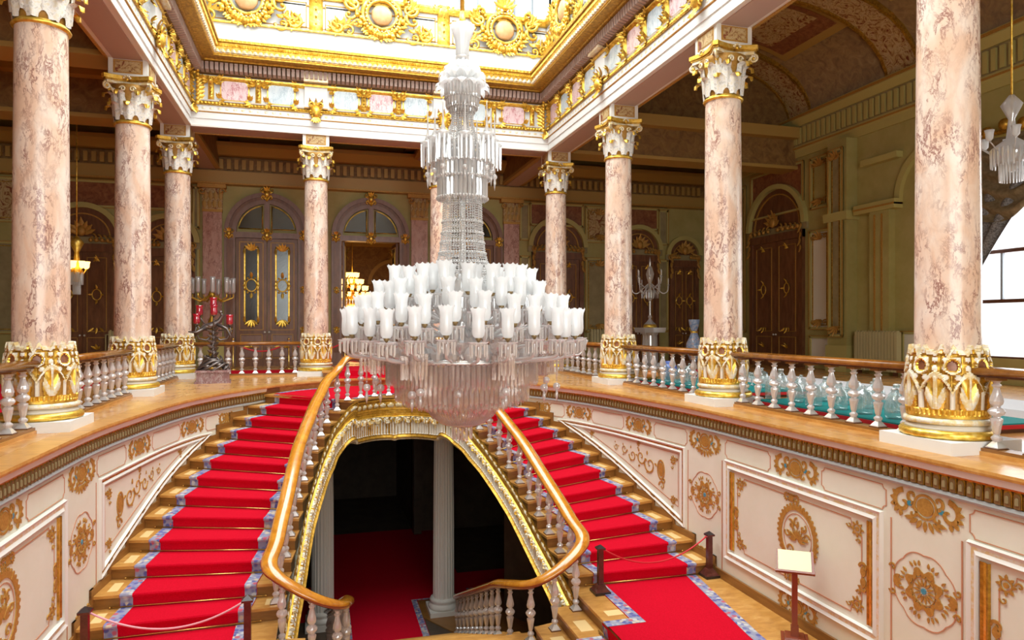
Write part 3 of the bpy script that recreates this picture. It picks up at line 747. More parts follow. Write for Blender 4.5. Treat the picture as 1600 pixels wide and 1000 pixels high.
RAILP = [(-.125, .035), (-.115, .0), (-.06, -.03), (.06, -.03), (.115, .0), (.125, .035), (.115, .075), (.07, .105), (.025, .125), (-.025, .125), (-.07, .105), (-.115, .075)]
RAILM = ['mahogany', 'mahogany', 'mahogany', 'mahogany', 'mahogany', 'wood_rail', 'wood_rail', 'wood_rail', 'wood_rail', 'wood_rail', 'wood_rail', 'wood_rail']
sb = thing('crystal_balustrade', 'polished wooden handrail on crystal balusters sweeping down both stair flights', 'balustrade', (XC, 17.7, Z(0)))
so = Vector((-XC, -17.7, -Z(0)))
FEET = [(1.2, 16.95)]
for k in range(1, 13):
    a, b = NI[k], NO[k]; d = Vector((b[0]-a[0], b[1]-a[1])).normalized(); FEET.append((a[0]+.06*d.x, a[1]+.06*d.y+.14))
LOW = [(2.40, 11.02, ZL-RS), (1.96, 10.86, ZL-2*RS), (1.58, 11.0, ZL-3*RS), (1.42, 11.72, ZL-3*RS-.25)]
for n in range(5, 15): LOW.append((1.36+.027*(n-4), 11.45+.575*(n-3)-.15, ZL-3*RS-.25*(n-3)))
rail = []
for sd in (-1, 1):
    pts = [(sd*h, y, z+.93) for h, y, z in LOW[::-1]]
    pts[-1] = (sd*2.42, 10.99, ZL-RS+.99); 
    pts += [(sd*2.60, 11.22, ZL+.0+.93)]
    pts += [(sd*h, y, Z(k)+.93) for k, (h, y) in list(enumerate(FEET))[:0:-1]]
    pts += [(sd*h, y, z+.93) for h, y, z in ((1.22, 16.98, Z(0)+.03), (.93, 17.35, Z(0)), (.55, 17.68, Z(0)))]
    if sd < 0: rail += pts
    else: rail += [(0, 17.84, Z(0)+.93)]+pts[::-1]
mb = MB(); rp = crom([tuple(Vector(p)+Vector((XC, 0, 0))+so) for p in rail], 6)
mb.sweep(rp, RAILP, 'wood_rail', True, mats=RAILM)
mb.build('handrail', sb)
for sd in (-1, 1):
    for k, (h, y) in enumerate(FEET): inst(BAL, 'baluster', sb, tuple(Vector((XC+sd*h, y, Z(k)))+so))
    for h, y, z in LOW: inst(BAL, 'baluster', sb, tuple(Vector((XC+sd*h, y, z))+so))
for h, y in ((-.86, 17.42), (-.5, 17.72), (-.13, 17.85), (.24, 17.84), (.6, 17.66), (.92, 17.34)): inst(BAL, 'baluster', sb, tuple(Vector((XC+h, y, Z(0)))+so))

# carved and gilded fascia that follows the inner edge of bridge and flights
ctl = []
for sd in (-1, 1):
    c_ = [(sd*NI[k][0], NI[k][1], Z(k)-.02, (.95, .87, .80, .74, .70, .68, .68, .70, .72, .73, .74, .76, .80)[k]) for k in range(12, -1, -1)]
    c_ = [(sd*2.5, 11.1, Z(12)-.2, .80)]+c_
    c_ += [(sd*p.x, p.y, Z(0)-.06, 1.0+.06*(1-abs(p.x)/1.1)) for p in BR[2:-1:3]]
    if sd < 0: ctl += c_
    else: ctl += [(0, BR[-1].y, Z(0)-.06, 1.08)]+c_[::-1]
P3 = crom([c[:3] for c in ctl], 14); H3 = [v.x for v in crom([(c[3], 0, 0) for c in ctl], 14)]
LEN = [0]
for i in range(1, len(P3)): LEN.append(LEN[-1]+(P3[i]-P3[i-1]).length)
NC = int(LEN[-1]/.022); NR = 44
def fasc(s_, t):
    """(offset, material)"""
    if t < .06: return .11, 'gold_dark'
    if t < .22:
        f = sin(PI*(t-.06)/.16); u = (s_ % .24)/.24; v = (t-.06)/.16
        b = abs(sin(PI*u))*.8+.2*abs(sin(3*PI*u)); h = .035*f*b
        edge = v > .55+.35*abs(sin(PI*u))
        return .085+(0 if edge else h), ('gold_dark' if edge else ('cream_gold' if h > .015 else 'gold_dark'))
    if t < .42:
        q = (t-.22)/.2; c = .085-.05*q; ro = abs(sin(q*PI*4.)); h = .014*ro*(.7+.3*sin(2*PI*s_/.045))
        return c+h, 'gold' if ro > .35 else 'gold_dark'
    if t < .90:
        q = (t-.42)/.48; u = (s_ % .30)/.30; swag = .10+.20*sin(PI*u); fl = (s_ % .085)/.085
        base = .03+(.016 if fl > .3 else 0)
        if q < .06: return .075, 'cream_gold'
        if abs(u-.5) < .17*(1-q/.62) and q < .62: return .05+.045*(1-q)*(.7+.3*sin(q*60)), 'cream_gold'
        if abs(q-swag) < .10: return .10+.02*sin(40*u*PI), 'gold' if (int(u*20) % 2) else 'cream_gold'
        if q > .9: return .055, 'gold_dark'
        return base, 'cream' if fl > .3 else 'gold_dark'
    q = (t-.90)/.10; return .06+.045*sin(PI*min(1, q*1.2)), ('gold_dark' if q < .35 else 'cream_gold')
for part in range(3):
    mb = MB(); i0 = [0, int(NC*.42), int(NC*.58)][part]; i1 = [int(NC*.42), int(NC*.58), NC][part]
    vs = []; mts = {}; j = 0
    for i in range(i0, i1+1):
        s_ = LEN[-1]*i/NC
        while j < len(LEN)-2 and LEN[j+1] < s_: j += 1
        t = (s_-LEN[j])/max(1e-6, LEN[j+1]-LEN[j]); p = P3[j].lerp(P3[j+1], t); h = H3[j]+(H3[j+1]-H3[j])*t
        d = (P3[j+1]-P3[j]); n = Vector((d.y, -d.x, 0)).normalized()
        for r in range(NR+1):
            tt = r/NR; o, m = fasc(s_, tt); q = p+n*(o+.02+.13*tt*min(1, max(0, (abs(p.x)-1.15)/.6))); vs.append((q.x+XC, q.y, p.z-h*tt)); mts[(i-i0, r)] = m
    by = {}
    for i in range(i1-i0):
        for r in range(NR): by.setdefault(mts[(i, r)], []).append((i*(NR+1)+r, i*(NR+1)+r+1, (i+1)*(NR+1)+r+1, (i+1)*(NR+1)+r))
    base = len(mb.v); mb.v += vs
    for m, fs in by.items():
        k = mb.mi(m)
        for f in fs: mb.f.append(f); mb.m.append(k); mb.sm.append(False)
    # underside lip back under the flight
    k = mb.mi('cream_gold')
    nb = len(mb.v)
    for i in range(i1-i0+1):
        a = Vector(vs[i*(NR+1)+NR]); b = Vector(vs[min(i+1, i1-i0)*(NR+1)+NR]) if i < i1-i0 else a; 
        s_ = LEN[-1]*(i+i0)/NC
        c = Vector((XC, 0, 0)); cdir = Vector((a.x-XC, max(0., a.y-15.5)*.9, 0)).normalized(); mb.v.append(tuple(a+cdir*.45+Vector((0, 0, .0)))) 
    for i in range(i1-i0): mb.f.append((i*(NR+1)+NR, (i+1)*(NR+1)+NR, nb+i+1, nb+i)); mb.m.append(k); mb.sm.append(False)
    mb.build('carved_fascia', bridge if part == 1 else stair_sides[-1 if part == 0 else 1], None if part == 1 else tuple(Vector((-XC, -14, 0))))
# soffit of the bridge
mb = MB(); poly2 = [(XC-p.x*1.0, p.y+.1) for p in BR]+[(XC+p.x, p.y+.1) for p in BR[::-1][1:]]+[(XC+3.3, 19.2), (XC+2.7, 22), (XC-2.7, 22), (XC-3.3, 19.2)]
mb.prism(poly2, Z(0)-.95, Z(0)-.9, 'ceiling_brown'); mb.build('soffit', bridge)

# ------------------------------------------------------------------ columns
def collar_mesh():
    mb = MB(); NA, NZ = 240, 56; h0, h1 = .42, 1.36
    prof = lambda v: .445-.035*v+.03*sin(PI*v)
    vs = []; mts = []
    R8 = 8
    for i in range(NA):
        a = 2*PI*i/NA; u = (i*R8/NA) % 1           # one arch per unit
        uc = u-.5
        for j in range(NZ+1):
            v = j/NZ; o = 0; m = 'gold_paint'
            arch = .60-.26*(abs(uc)*2)**1.6        # ogee arch line
            top = .93+.045*sin(2*PI*u*2)+.03*sin(2*PI*u*3+1)
            if v > top: o = -.06-.02; m = None
            elif v > top-.07: o = .035; m = 'cream_gold'
            elif v > .86: o = .012+.02*abs(sin(2*PI*u*2.)); m = 'gold' if abs(abs(uc)-.25) < .12 else 'cream'
            elif v < .05: o = .03; m = 'gold'
            elif v < .12: o = .012+.022*abs(sin(2*PI*u*3)); m = 'gold'
            else:
                du = abs(uc)
                # medallion above the column of the arcade
                mu = (u % 1)-.0; mu = min(mu, 1-mu)
                mr = math.hypot(mu/.27, (v-.70)/.115)
                if mr < .62: o = .01; m = 'rust_marble'
                elif mr < 1 and v > .5: o = .045*(1 if mr > .8 else .7); m = 'cream_gold' if mr > .8 else 'gold'
                elif abs(v-arch) < .035: o = .045; m = 'cream_gold'
                elif v > arch: 
                    o = .012+.02*abs(sin(10*u)*sin(26*v)); m = 'cream' if o > .024 else 'gold_dark'
                elif du > .41: o = .035 if du > .45 else .02; m = 'cream'
                else:
                    # acanthus
                    st = abs(uc) < .035; lf = sin(14*(v-.7*du*1.2))*.5+.5
                    edge = du < .33*(1-abs(v-.28)*1.3)
                    if st: o = .05; m = 'cream_gold'
                    elif edge: o = .015+.03*lf; m = 'gold' if lf < .62 else 'cream_gold'
                    else: o = -.004; m = 'gold_paint'
            r = prof(v)+o; vs.append((r*cos(a), r*sin(a), h0+(h1-h0)*v)); mts.append(m)
    base = 0; mb.v = vs
    for i in range(NA):
        k = (i+1) % NA
        for j in range(NZ):
            ms = mts[i*(NZ+1)+j]
            if ms is None and mts[k*(NZ+1)+j] is None: continue
            ms = ms or 'cream_gold'
            mb.f.append((i*(NZ+1)+j, k*(NZ+1)+j, k*(NZ+1)+j+1, i*(NZ+1)+j+1)); mb.m.append(mb.mi(ms)); mb.sm.append(False)
    return proto(mb, 'column_collar')
def leaf3(mb, a, z0, r0, h, wd, curl, mats=('cream_leaf', 'gold'), n=9):
    """acanthus leaf against a bell: grows up from (r0, z0) and curls outwards"""
    rows = []
    for i in range(n+1):
        t = i/n
        if t < .62: r = r0+.03+.05*t; z = z0+h*t/.62*.86
        else:
            q = (t-.62)/.38; aa = q*PI*1.15; r = r0+.06+curl*(1-cos(aa))*.5; z = z0+h*.86+curl*.45*sin(aa)
        w_ = wd*(.55+.45*sin(PI*min(1, t*1.15)**.8))*(1 if t < .9 else .6)
        rows.append([(r, q_*w_, z, -abs(q_)*.035) for q_ in (-1, -.72, -.3, 0, .3, .72, 1)])
    vs = []
    for k, row in enumerate(rows):
        for j, (r, s_, z, dr) in enumerate(row):
            if j in (0, 6) : s_ *= (1-.22*(k % 2))
            rr = r+dr+(.018 if j == 3 else 0); vs.append((rr*cos(a)-s_*sin(a), rr*sin(a)+s_*cos(a), z))
    m0 = [(k*7+j, k*7+j+1, (k+1)*7+j+1, (k+1)*7+j) for k in range(n-2) for j in range(6)]
    m1 = [(k*7+j, k*7+j+1, (k+1)*7+j+1, (k+1)*7+j) for k in range(n-2, n) for j in range(6)]
    mb.add(vs, m0, mats[0], True); mb.add(vs, m1, mats[1], True)
noisy('cream_leaf', [(.36, (.62, .58, .50)), (.48, (.90, .87, .82)), (.62, (.84, .76, .60))], 16, 3, .4, .05)
def capital_mesh():
    mb = MB()
    mb.lathe([(.335, 0), (.34, .2), (.37, .5), (.42, .72), (.46, .80)], (0, 0, 0), 24, 'gold_paint')  # bell in dark gold, painting in the shade behind the pale leaves
    for i in range(8): leaf3(mb, i*PI/4, .02, .355, .36, .135, .17)
    for i in range(8): leaf3(mb, i*PI/4+PI/8, .12, .36, .52, .115, .19)
    for i in range(4):
        a = PI/4+i*PI/2
        leaf3(mb, a, .40, .39, .30, .08, .12)
        # corner volute
        pts = []
        for k in range(30):
            t = k/29
            if t < .35: q = t/.35; r = .40+.20*q; z = .52+.30*q**.7
            else: q = (t-.35)/.65; b = PI/2-q*3.4*PI; rr = .085*(1-q*.85); r = .60+rr*cos(b); z = .735+rr*sin(b)
            pts.append((r*cos(a), r*sin(a), z))
        mb.tube(pts, [.028*(1-.4*i_/29) for i_ in range(30)], 6, 'cream_gold')
        c = (.60*cos(a), .60*sin(a), .735); mb.lathe([(0, -.03), (.03, -.02), (.03, .02), (0, .03)], c, 8, 'gold')
        # face: small volutes and flower
        b = i*PI/2
        for q in (-1, 1):
            pts = []
            for k in range(20):
                t = k/19; an = PI/2+q*0; rr = .065*(1-t*.8); th = t*2.4*PI
                s_ = q*(.10+rr*cos(th)) ; z = .68+rr*sin(th); r = .45
                pts.append((r*cos(b)-s_*sin(b), r*sin(b)+s_*cos(b), z))
            mb.tube(pts, .02, 5, 'cream_gold')
        for k in range(5):
            q = -PI/2+(k-2)*.6; s_ = .07*sin(q+PI/2); z = .88+.07*cos(q+PI/2)
            mb.lathe([(0, -.03), (.03, 0), (0, .03)], (.50*cos(b)-s_*sin(b), .50*sin(b)+s_*cos(b), z), 6, 'cream_gold')
        mb.lathe([(0, -.04), (.035, 0), (0, .04)], (.50*cos(b), .50*sin(b), .87), 8, 'gold')
    return proto(mb, 'column_capital')
def abacus_mesh():
    mb = MB()
    for z0, z1, k, m in ((.80, .86, .93, 'cream_gold'), (.86, .90, .97, 'gold_dark'), (.90, .985, 1.02, 'gold'), ):
        o = []
        for i in range(4):
            a0 = PI/4+i*PI/2; R_ = .72*k
            c = (R_*cos(a0), R_*sin(a0)); c2 = (R_*cos(a0+PI/2), R_*sin(a0+PI/2))
            t = .07; d = Vector((c2[0]-c[0], c2[1]-c[1])).normalized(); am = a0+PI/4
            for j in range(9):
                q = j/8; p = (c[0]+d.x*t+(c2[0]-c[0]-2*d.x*t)*q, c[1]+d.y*t+(c2[1]-c[1]-2*d.y*t)*q); ins_ = .12*sin(PI*q)
                o.append((p[0]-ins_*cos(am), p[1]-ins_*sin(am)))
        mb.prism(o, z0, z1, m)
    return proto(mb, 'abacus')
def base_meshes():
    a = MB(); a.box(-.56, .56, -.56, .56, 0, .16, 'white_plaster')
    b = MB(); b.lathe([(.0, .16), (.53, .16), (.555, .19), (.555, .23), (.53, .265), (.5, .27)], (0, 0, 0), 64, 'gold', True, lambda t, z: 1+.022*abs(sin(24*t+3*z*10)))
    b.lathe([(.50, .265), (.485, .30), (.47, .33)], (0, 0, 0), 48, 'cream')
    b.lathe([(.45, .33), (.505, .34), (.515, .37), (.505, .40), (.46, .42), (.42, .43)], (0, 0, 0), 48, 'cream_gold')
    return proto(a, 'plinth'), proto(b, 'column_base')
def shaft_mesh():
    mb = MB(); n = 20; mb.lathe([(.385-.035*(i/n)**1.5, .42+5.80*i/n) for i in range(n+1)], (0, 0, 0), 48, 'pink_marble', capm=False); return proto(mb, 'column_shaft')
def ring_mesh():
    mb = MB(); mb.lathe([(.33, -.06), (.385, -.05), (.40, -.025), (.385, 0), (.355, .01), (.36, .03), (.33, .04)], (0, 0, 0), 40, 'gold'); return proto(mb, 'neck_ring')
def block_mesh():
    mb = MB(); mb.box(-.40, .40, -.40, .40, .985, 1.40, 'moulding_white')
    for q in range(4):
        c, s_ = cos(q*PI/2), sin(q*PI/2)
        def T(x, y, z): return (x*c-y*s_, x*s_+y*c, z)
        mb.add([T(-.3, .405, 1.04), T(.3, .405, 1.04), T(.3, .405, 1.34), T(-.3, .405, 1.34)], [(0, 1, 2, 3)], 'gold_paint')
        mb.add([T(-.26, .41, 1.07), T(.26, .41, 1.07), T(.26, .41, 1.31), T(-.26, .41, 1.31)], [(0, 1, 2, 3)], 'ceiling_scroll')
    return proto(mb, 'impost_block')
COL = [('plinth', base_meshes()[0], 0), ('base', base_meshes()[1], 0), ('collar', collar_mesh(), 0), ('shaft', shaft_mesh(), 0), ('neck_ring', ring_mesh(), 6.2), ('capital', capital_mesh(), 6.21), ('abacus', abacus_mesh(), 6.21), ('impost_block', block_mesh(), 6.21)]
CX0, CX1 = -4.15, 7.95
def column(x, y, label, rz=0):
    t = thing('marble_column', label, 'column', (x, y, 0), 0, 'pink marble columns around the stair hall')
    for nm, me, z in COL: inst(me, nm, t, (0, 0, z), (0, 0, rz if nm in ('collar', 'shaft') else 0))
    return t
column(CX0, 12.15, 'nearest of the pink marble columns on the left, at the frame edge', .2)
column(CX0, 17.5, 'second pink marble column from the front on the left side', .1)
column(CX0, 22.65, 'back left corner column of pink marble beside the red candelabrum', .3)
column(-.12, 22.65, 'pink marble column between the two arched back doors', .1)
column(3.9, 22.65, 'pink marble column standing directly behind the chandelier', .2)
column(CX1, 22.6, 'back right corner column of pink marble just right of the chandelier', 0)
column(CX1, 17.4, 'pink marble column left of the crystal pedestal candelabrum', .25)
column(CX1, 12.3, 'pink marble column in front of the right gallery door', .15)
column(CX1, 7.1, 'nearest and widest pink marble column on the right side', .05)

# ------------------------------------------------------------------ gallery balustrades between the columns
mb = MB(); mb.box(-.075, .075, -.075, .075, .835, .868, 'wood_riser'); BLOCK = proto(mb, 'rail_block')
def gallery_balustrade(p0, p1, n, label, kx=0):
    p0, p1 = Vector((*p0, 0)), Vector((*p1, 0)); L_ = (p1-p0).length; d = (p1-p0)/L_; a = math.atan2(d.y, d.x)
    t = thing('gallery_balustrade', label, 'balustrade', tuple(p0), a, 'crystal balustrades along the gallery edge')
    mb = MB(); mb.box(0, L_, -.13, .13, .0, .05, 'wood_tread'); mb.box(0, L_, -.11, .11, .05, .09, 'wood_riser'); mb.build('bottom_rail', t)
    mb = MB(); mb.sweep([(0, 0, .985), (L_, 0, .985)], [(-.13, .02), (-.12, 0), (.12, 0), (.13, .02), (.13, .06), (.10, .085), (.0, .10), (-.10, .085), (-.13, .06)], 'wood_rail_dark', True)
    mb.box(0.02, L_-.02, -.07, .07, .955, .99, 'wood_dark')
    mb.build('handrail', t)
    for i in range(n):
        x = L_*(i+.5)/n; o = inst(BALG, 'baluster', t, (x, 0, .09)); inst(BLOCK, 'rail_block', o)
q = .44
gallery_balustrade((CX0, 12.15+q), (CX0, 17.5-q), 9, 'crystal balustrade between the first two left columns')
gallery_balustrade((CX0, 17.5+q), (CX0, 22.65-q), 9, 'crystal balustrade in front of the left red candelabrum')
gallery_balustrade((CX0, 6.2), (CX0, 12.15-q), 11, 'crystal balustrade cut by the left edge in front of the nearest left column')
gallery_balustrade((CX0+q, 22.65), (-.12-q, 22.65), 8, 'crystal balustrade in front of the closed arched double door')
gallery_balustrade((3.9+q, 22.65), (CX1-q, 22.6), 8, 'crystal balustrade at the back hidden behind the chandelier')
gallery_balustrade((CX1, 22.6-q), (CX1, 17.4+q), 9, 'crystal balustrade between the two far right columns')
gallery_balustrade((CX1, 17.4-q), (CX1, 12.3+q), 9, 'crystal balustrade in front of the crystal pedestal and vase')
gallery_balustrade((CX1, 12.3-q), (CX1, 7.1+q), 9, 'crystal balustrade in front of the teal display of glassware')
gallery_balustrade((CX1, 7.1-q), (CX1, 2.4), 9, 'crystal balustrade right of the nearest column at the right edge')

# ------------------------------------------------------------------ entablature and attic round the light well
YN, YF = 1.6, 22.65
ring = [(CX0, YN), (CX1, YN), (CX1, YF), (CX0, YF)]      # counter-clockwise: left of travel is inwards
def entab(mb, prof, m, mats=None): mb.sweep([(x, y, 0) for x, y in ring], prof, m, False, True, mats)
en = thing('wall_entablature', None, None, kind='structure')
mb = MB(); entab(mb, [(-.42, 7.58), (.42, 7.58), (.42, 7.80), (.45, 7.80), (.45, 8.0), (.48, 8.02), (.48, 8.22), (.44, 8.22), (.44, 9.0), (.5, 9.05), (.5, 9.5), (-.42, 9.5)], 'white_plaster'); mb.build('architrave', en, kind='structure')
mb = MB(); entab(mb, [(-.46, 7.55), (-.40, 7.55), (-.40, 7.60), (-.46, 7.62)], 'gold_paint'); entab(mb, [(.40, 7.55), (.46, 7.55), (.46, 7.60), (.40, 7.62)], 'moulding_white')
entab(mb, [(.44, 7.98), (.475, 8.0), (.475, 8.02), (.44, 8.03)], 'gold_paint')
entab(mb, [(-.3, 7.56), (.3, 7.56), (.3, 7.585), (-.3, 7.585)], 'soffit_mauve')
entab(mb, [(-.48, 7.6), (-.42, 7.6), (-.42, 9.4), (-.6, 9.4)], 'ceiling_brown')
mb.build('beam_soffit', en, kind='structure')
# frieze elements are placed on the four faces by a local frame
faces = [((CX0, YF), (CX1, YF), 0), ((CX0, YN), (CX0, YF), 1), ((CX1, YF), (CX1, YN), 2)]
def frame(fi):
    a, b, _ = faces[fi]; a, b = Vector(a), Vector(b); d = (b-a).normalized(); n = Vector((d.y, -d.x)); L_ = (b-a).length
    def F(u, o, z): p = a+d*u+n*o; return (p.x, p.y, z)
    return F, L_, math.atan2(d.y, d.x)
def rope(mb, m, m2, o, z, h, r, pitch):
    """beaded or leaf-cut gilded course"""
    for fi in range(3):
        F, L_, _ = frame(fi); n = int((L_-2*o)/pitch*2); vs = []
        for i in range(n+1):
            u = o+(L_-2*o)*i/n; k = 1 if i % 2 else .35
            vs += [F(u, o-.02, z), F(u, o+r*k, z+h*.25), F(u, o+r*k, z+h*.75), F(u, o-.02, z+h)]
        mb.add(vs, [(i*4+j, i*4+4+j, i*4+5+j, i*4+1+j) for i in range(n) for j in range(3)], m)
mb = MB(); rope(mb, 'gold', 'gold', .48, 8.22, .10, .05, .10); entab(mb, [(.44, 8.32), (.50, 8.32), (.52, 8.36), (.44, 8.37)], 'cream'); entab(mb, [(.44, 8.19), (.52, 8.2), (.52, 8.22), (.44, 8.23)], 'gold_dark'); rope(mb, 'cream_gold', 'gold', .46, 8.05, .11, .03, .22); mb.build('bead_course', en, kind='structure')
mb = MB(); entab(mb, [(.44, 8.95), (.56, 9.02), (.56, 9.06), (.44, 9.06)], 'gold'); rope(mb, 'gold', 'gold', .5, 9.0, .09, .06, .16)
entab(mb, [(.5, 9.10), (.60, 9.12), (.60, 9.40), (.5, 9.42)], 'dart_brown')
mb.build('frieze_cap', en, kind='structure')
mb = MB()
for fi in range(3):
    F, L_, _ = frame(fi); u = .66
    while u < L_-.62:
        a = [F(u-.045, .6, 9.14), F(u+.045, .6, 9.14), F(u+.045, .78, 9.18), F(u-.045, .78, 9.18), F(u-.05, .6, 9.40), F(u+.05, .6, 9.40), F(u+.05, .80, 9.40), F(u-.05, .80, 9.40)]
        mb.add(a, [(0, 3, 2, 1), (4, 5, 6, 7), (0, 1, 5, 4), (1, 2, 6, 5), (2, 3, 7, 6), (3, 0, 4, 7)], 'soffit_mauve')
        u += .135
o = mb.build('dentils', en, kind='structure')
mb = MB(); entab(mb, [(.5, 9.40), (.86, 9.42), (.88, 9.46), (1.16, 9.47), (1.16, 9.55), (.5, 9.6)], 'gold_dark')
entab(mb, [(1.10, 9.50), (1.18, 9.52), (1.28, 9.80), (1.28, 9.86), (.5, 9.9)], 'gold'); rope(mb, 'cream_gold', 'gold', 1.18, 9.52, .17, .07, .15); rope(mb, 'gold', 'gold', 1.24, 9.70, .09, .06, .07)
entab(mb, [(1.26, 9.80), (1.33, 9.82), (1.33, 9.90), (.5, 9.93)], 'gold_dark'); rope(mb, 'gold', 'gold', 1.30, 9.82, .08, .04, .12)
mb.build('cornice', en, kind='structure')
mb = MB(); entab(mb, [(-.42, 9.4), (.72, 9.9), (.72, 10.12), (.66, 10.14), (.66, 10.62), (.70, 10.66), (.70, 10.7), (.5, 10.72), (.5, 12.0), (-.42, 12.0)], 'white_plaster'); mb.build('attic_wall', en, kind='structure')
mb = MB(); entab(mb, [(.6, 10.62), (.735, 10.64), (.735, 10.69), (.6, 10.71)], 'gold'); entab(mb, [(.4, 11.72), (.58, 11.75), (.62, 11.9), (.62, 11.97), (.4, 12.0)], 'gold'); entab(mb, [(.4, 11.5), (.53, 11.5), (.53, 11.54), (.4, 11.56)], 'gold_paint')
entab(mb, [(.4, 10.82), (.515, 10.82), (.515, 10.85), (.4, 10.86)], 'gold_paint'); mb.build('attic_moulding', en, kind='structure')

# gilded ornaments: relief lumps, scrolls and leaves on a vertical face, local frame u, out, z
def blob(mb, c, r, m='gold', seg=8, ry=None, rz=None):
    ry = r if ry is None else ry; rz = r if rz is None else rz; vs = []; n = 5
    for j in range(n+1):
        b = -PI/2+PI*j/n
        for i in range(seg): a = 2*PI*i/seg; vs.append((c[0]+r*cos(b)*cos(a), c[1]+ry*cos(b)*sin(a), c[2]+rz*sin(b)))
    mb.add(vs, [(j*seg+i, j*seg+(i+1) % seg, (j+1)*seg+(i+1) % seg, (j+1)*seg+i) for j in range(n) for i in range(seg)], m, True)
def scroll3(mb, u, z, R_, a0, turns, dr, r, y=-.1, m='gold', n=26):
    pts = []; rs = []
    for i in range(n+1):
        t = i/n; a = a0+dr*turns*2*PI*t; q = R_*(1-t)**.75+.04*R_; pts.append((u+q*cos(a), y-.05*sin(PI*t), z+q*sin(a))); rs.append(r*(1-.5*t))
    mb.tube(pts, rs, 6, m)
    blob(mb, (u, y-.03, z), r*.9, m)
def leafy(mb, u, z, l, w_, a, y=-.08, m='gold'):
    vs = []; n = 6
    for i in range(n+1):
        t = i/n; ww = w_*sin(PI*(t*.86+.1))*(1-.25*(i % 2)); yy = y-.10*t*t-.03
        for q in (-1, 0, 1): x_ = t*l; v_ = q*ww; vs.append((u+x_*cos(a)-v_*sin(a), yy-(.04 if q == 0 else 0), z+x_*sin(a)+v_*cos(a)))
    mb.add(vs, [(i*3+j, i*3+j+1, i*3+4+j, i*3+3+j) for i in range(n) for j in range(2)], m, True)
def cartouche_mesh():
    mb = MB()
    blob(mb, (0, -.12, 0), .34, 'wood_orange', 20, .12, .34)
    mb2 = MB()
    for r_, t_, y in ((.44, .055, -.14), (.56, .075, -.10)):
        pts = []
        for i in range(41):
            a = 2*PI*i/40; q = r_*(1+.06*cos(2*a)); pts.append((q*cos(a), y-.03*abs(sin(4*a)), q*1.08*sin(a)))
        mb2.tube(pts, t_, 7, 'gold')
    for i in range(28): a = 2*PI*i/28; blob(mb2, (.50*cos(a), -.19, .54*sin(a)), .03, 'cream_gold', 6)
    # crest
    scroll3(mb2, .17, .66, .17, PI, .9, -1, .05); scroll3(mb2, -.17, .66, .17, 0, .9, 1, .05)
    for k in range(7): leafy(mb2, .0, .72, .42, .09, PI/2+(k-3)*.42, -.12)
    blob(mb2, (0, -.22, .70), .11, 'gold')
    # garland underneath
    for i in range(26):
        a = PI+PI*i/25; q = .72+.06*sin(i*2.1); blob(mb2, (q*cos(a), -.14-.05*sin(i*1.7), q*.95*sin(a)), .085+.03*sin(i*3.3), 'gold' if i % 3 else 'gold_dark', 6)
    for i in range(16):
        a = PI*1.1+PI*.8*i/15; blob(mb2, (.56*cos(a), -.20, .60*sin(a)-.08), .07, 'gold', 6); leafy(mb2, .6*cos(a), .62*sin(a), .28, .07, a+.3*sin(i), -.10)
    scroll3(mb2, .3, -.48, .16, PI*.8, 1, 1, .05, -.16); scroll3(mb2, -.3, -.48, .16, PI*.2, 1, -1, .05, -.16)
    # big side scrolls
    for s_ in (-1, 1):
        a0 = 0 if s_ > 0 else PI
        scroll3(mb2, s_*.88, .28, .30, PI/2, 1.1, -s_, .07); scroll3(mb2, s_*.78, .50, .2, -PI/2, 1, s_, .06)
        scroll3(mb2, s_*1.02, -.05, .30, PI/2, .8, s_, .07)
        scroll3(mb2, s_*1.36, -.52, .24, PI*.5, 1.2, -s_, .065); scroll3(mb2, s_*1.02, -.62, .2, PI, 1, s_, .055)
        for i in range(9): leafy(mb2, s_*(.85+.08*i), -.35-.03*i, .26, .07, (PI/2+.5*(i-4))*1., -.08)
        for i in range(7): leafy(mb2, s_*1.36, -.52, .34, .07, i*PI*2/7, -.06)
        for i in range(5): blob(mb2, (s_*(.66+.05*i), -.1, .42+.07*i), .07, 'gold', 6)
        for i in range(4): leafy(mb2, s_*.95, .3, .3, .07, (PI/2-s_*(i*.5)), -.1)
    return proto(mb2, 'scrollwork'), proto(mb, 'oval_boss')
noisy('wood_orange', [(.3, (.72, .36, .14)), (.7, (.85, .52, .26))], 5, 4, .3)
CART, BOSS = cartouche_mesh()
def console_mesh(h, w_):
    mb = MB(); n = 14; vs = []
    for i in range(n+1):
        t = i/n; o = .05+.16*math.exp(-((t-.82)/.13)**2)+.07*math.exp(-((t-.12)/.1)**2)+.03*sin(PI*t)
        for q in (-1, -.55, .55, 1): vs.append((q*w_/2, -(o if abs(q) < 1 else .01), h*t))
    mb.add(vs, [(i*4+j, i*4+4+j, i*4+5+j, i*4+1+j) for i in range(n) for j in range(3)], 'gold', True)
    for k in range(4): blob(mb, (0, -.12, h*(.18+.17*k)), .035, 'gold_dark', 6)
    scroll3(mb, w_*.3, h*.93, .05, 0, 1, 1, .018, -.12); scroll3(mb, -w_*.3, h*.93, .05, PI, 1, -1, .018, -.12)
    for s_ in (-1, 1):
        for k in range(3): leafy(mb, s_*w_*.5, h*.9-k*.03, .16, .05, PI/2-s_*(.9+.5*k), -.02)
    return proto(mb, 'console')
CONS = console_mesh(.66, .17); CONS2 = console_mesh(1.35, .42)
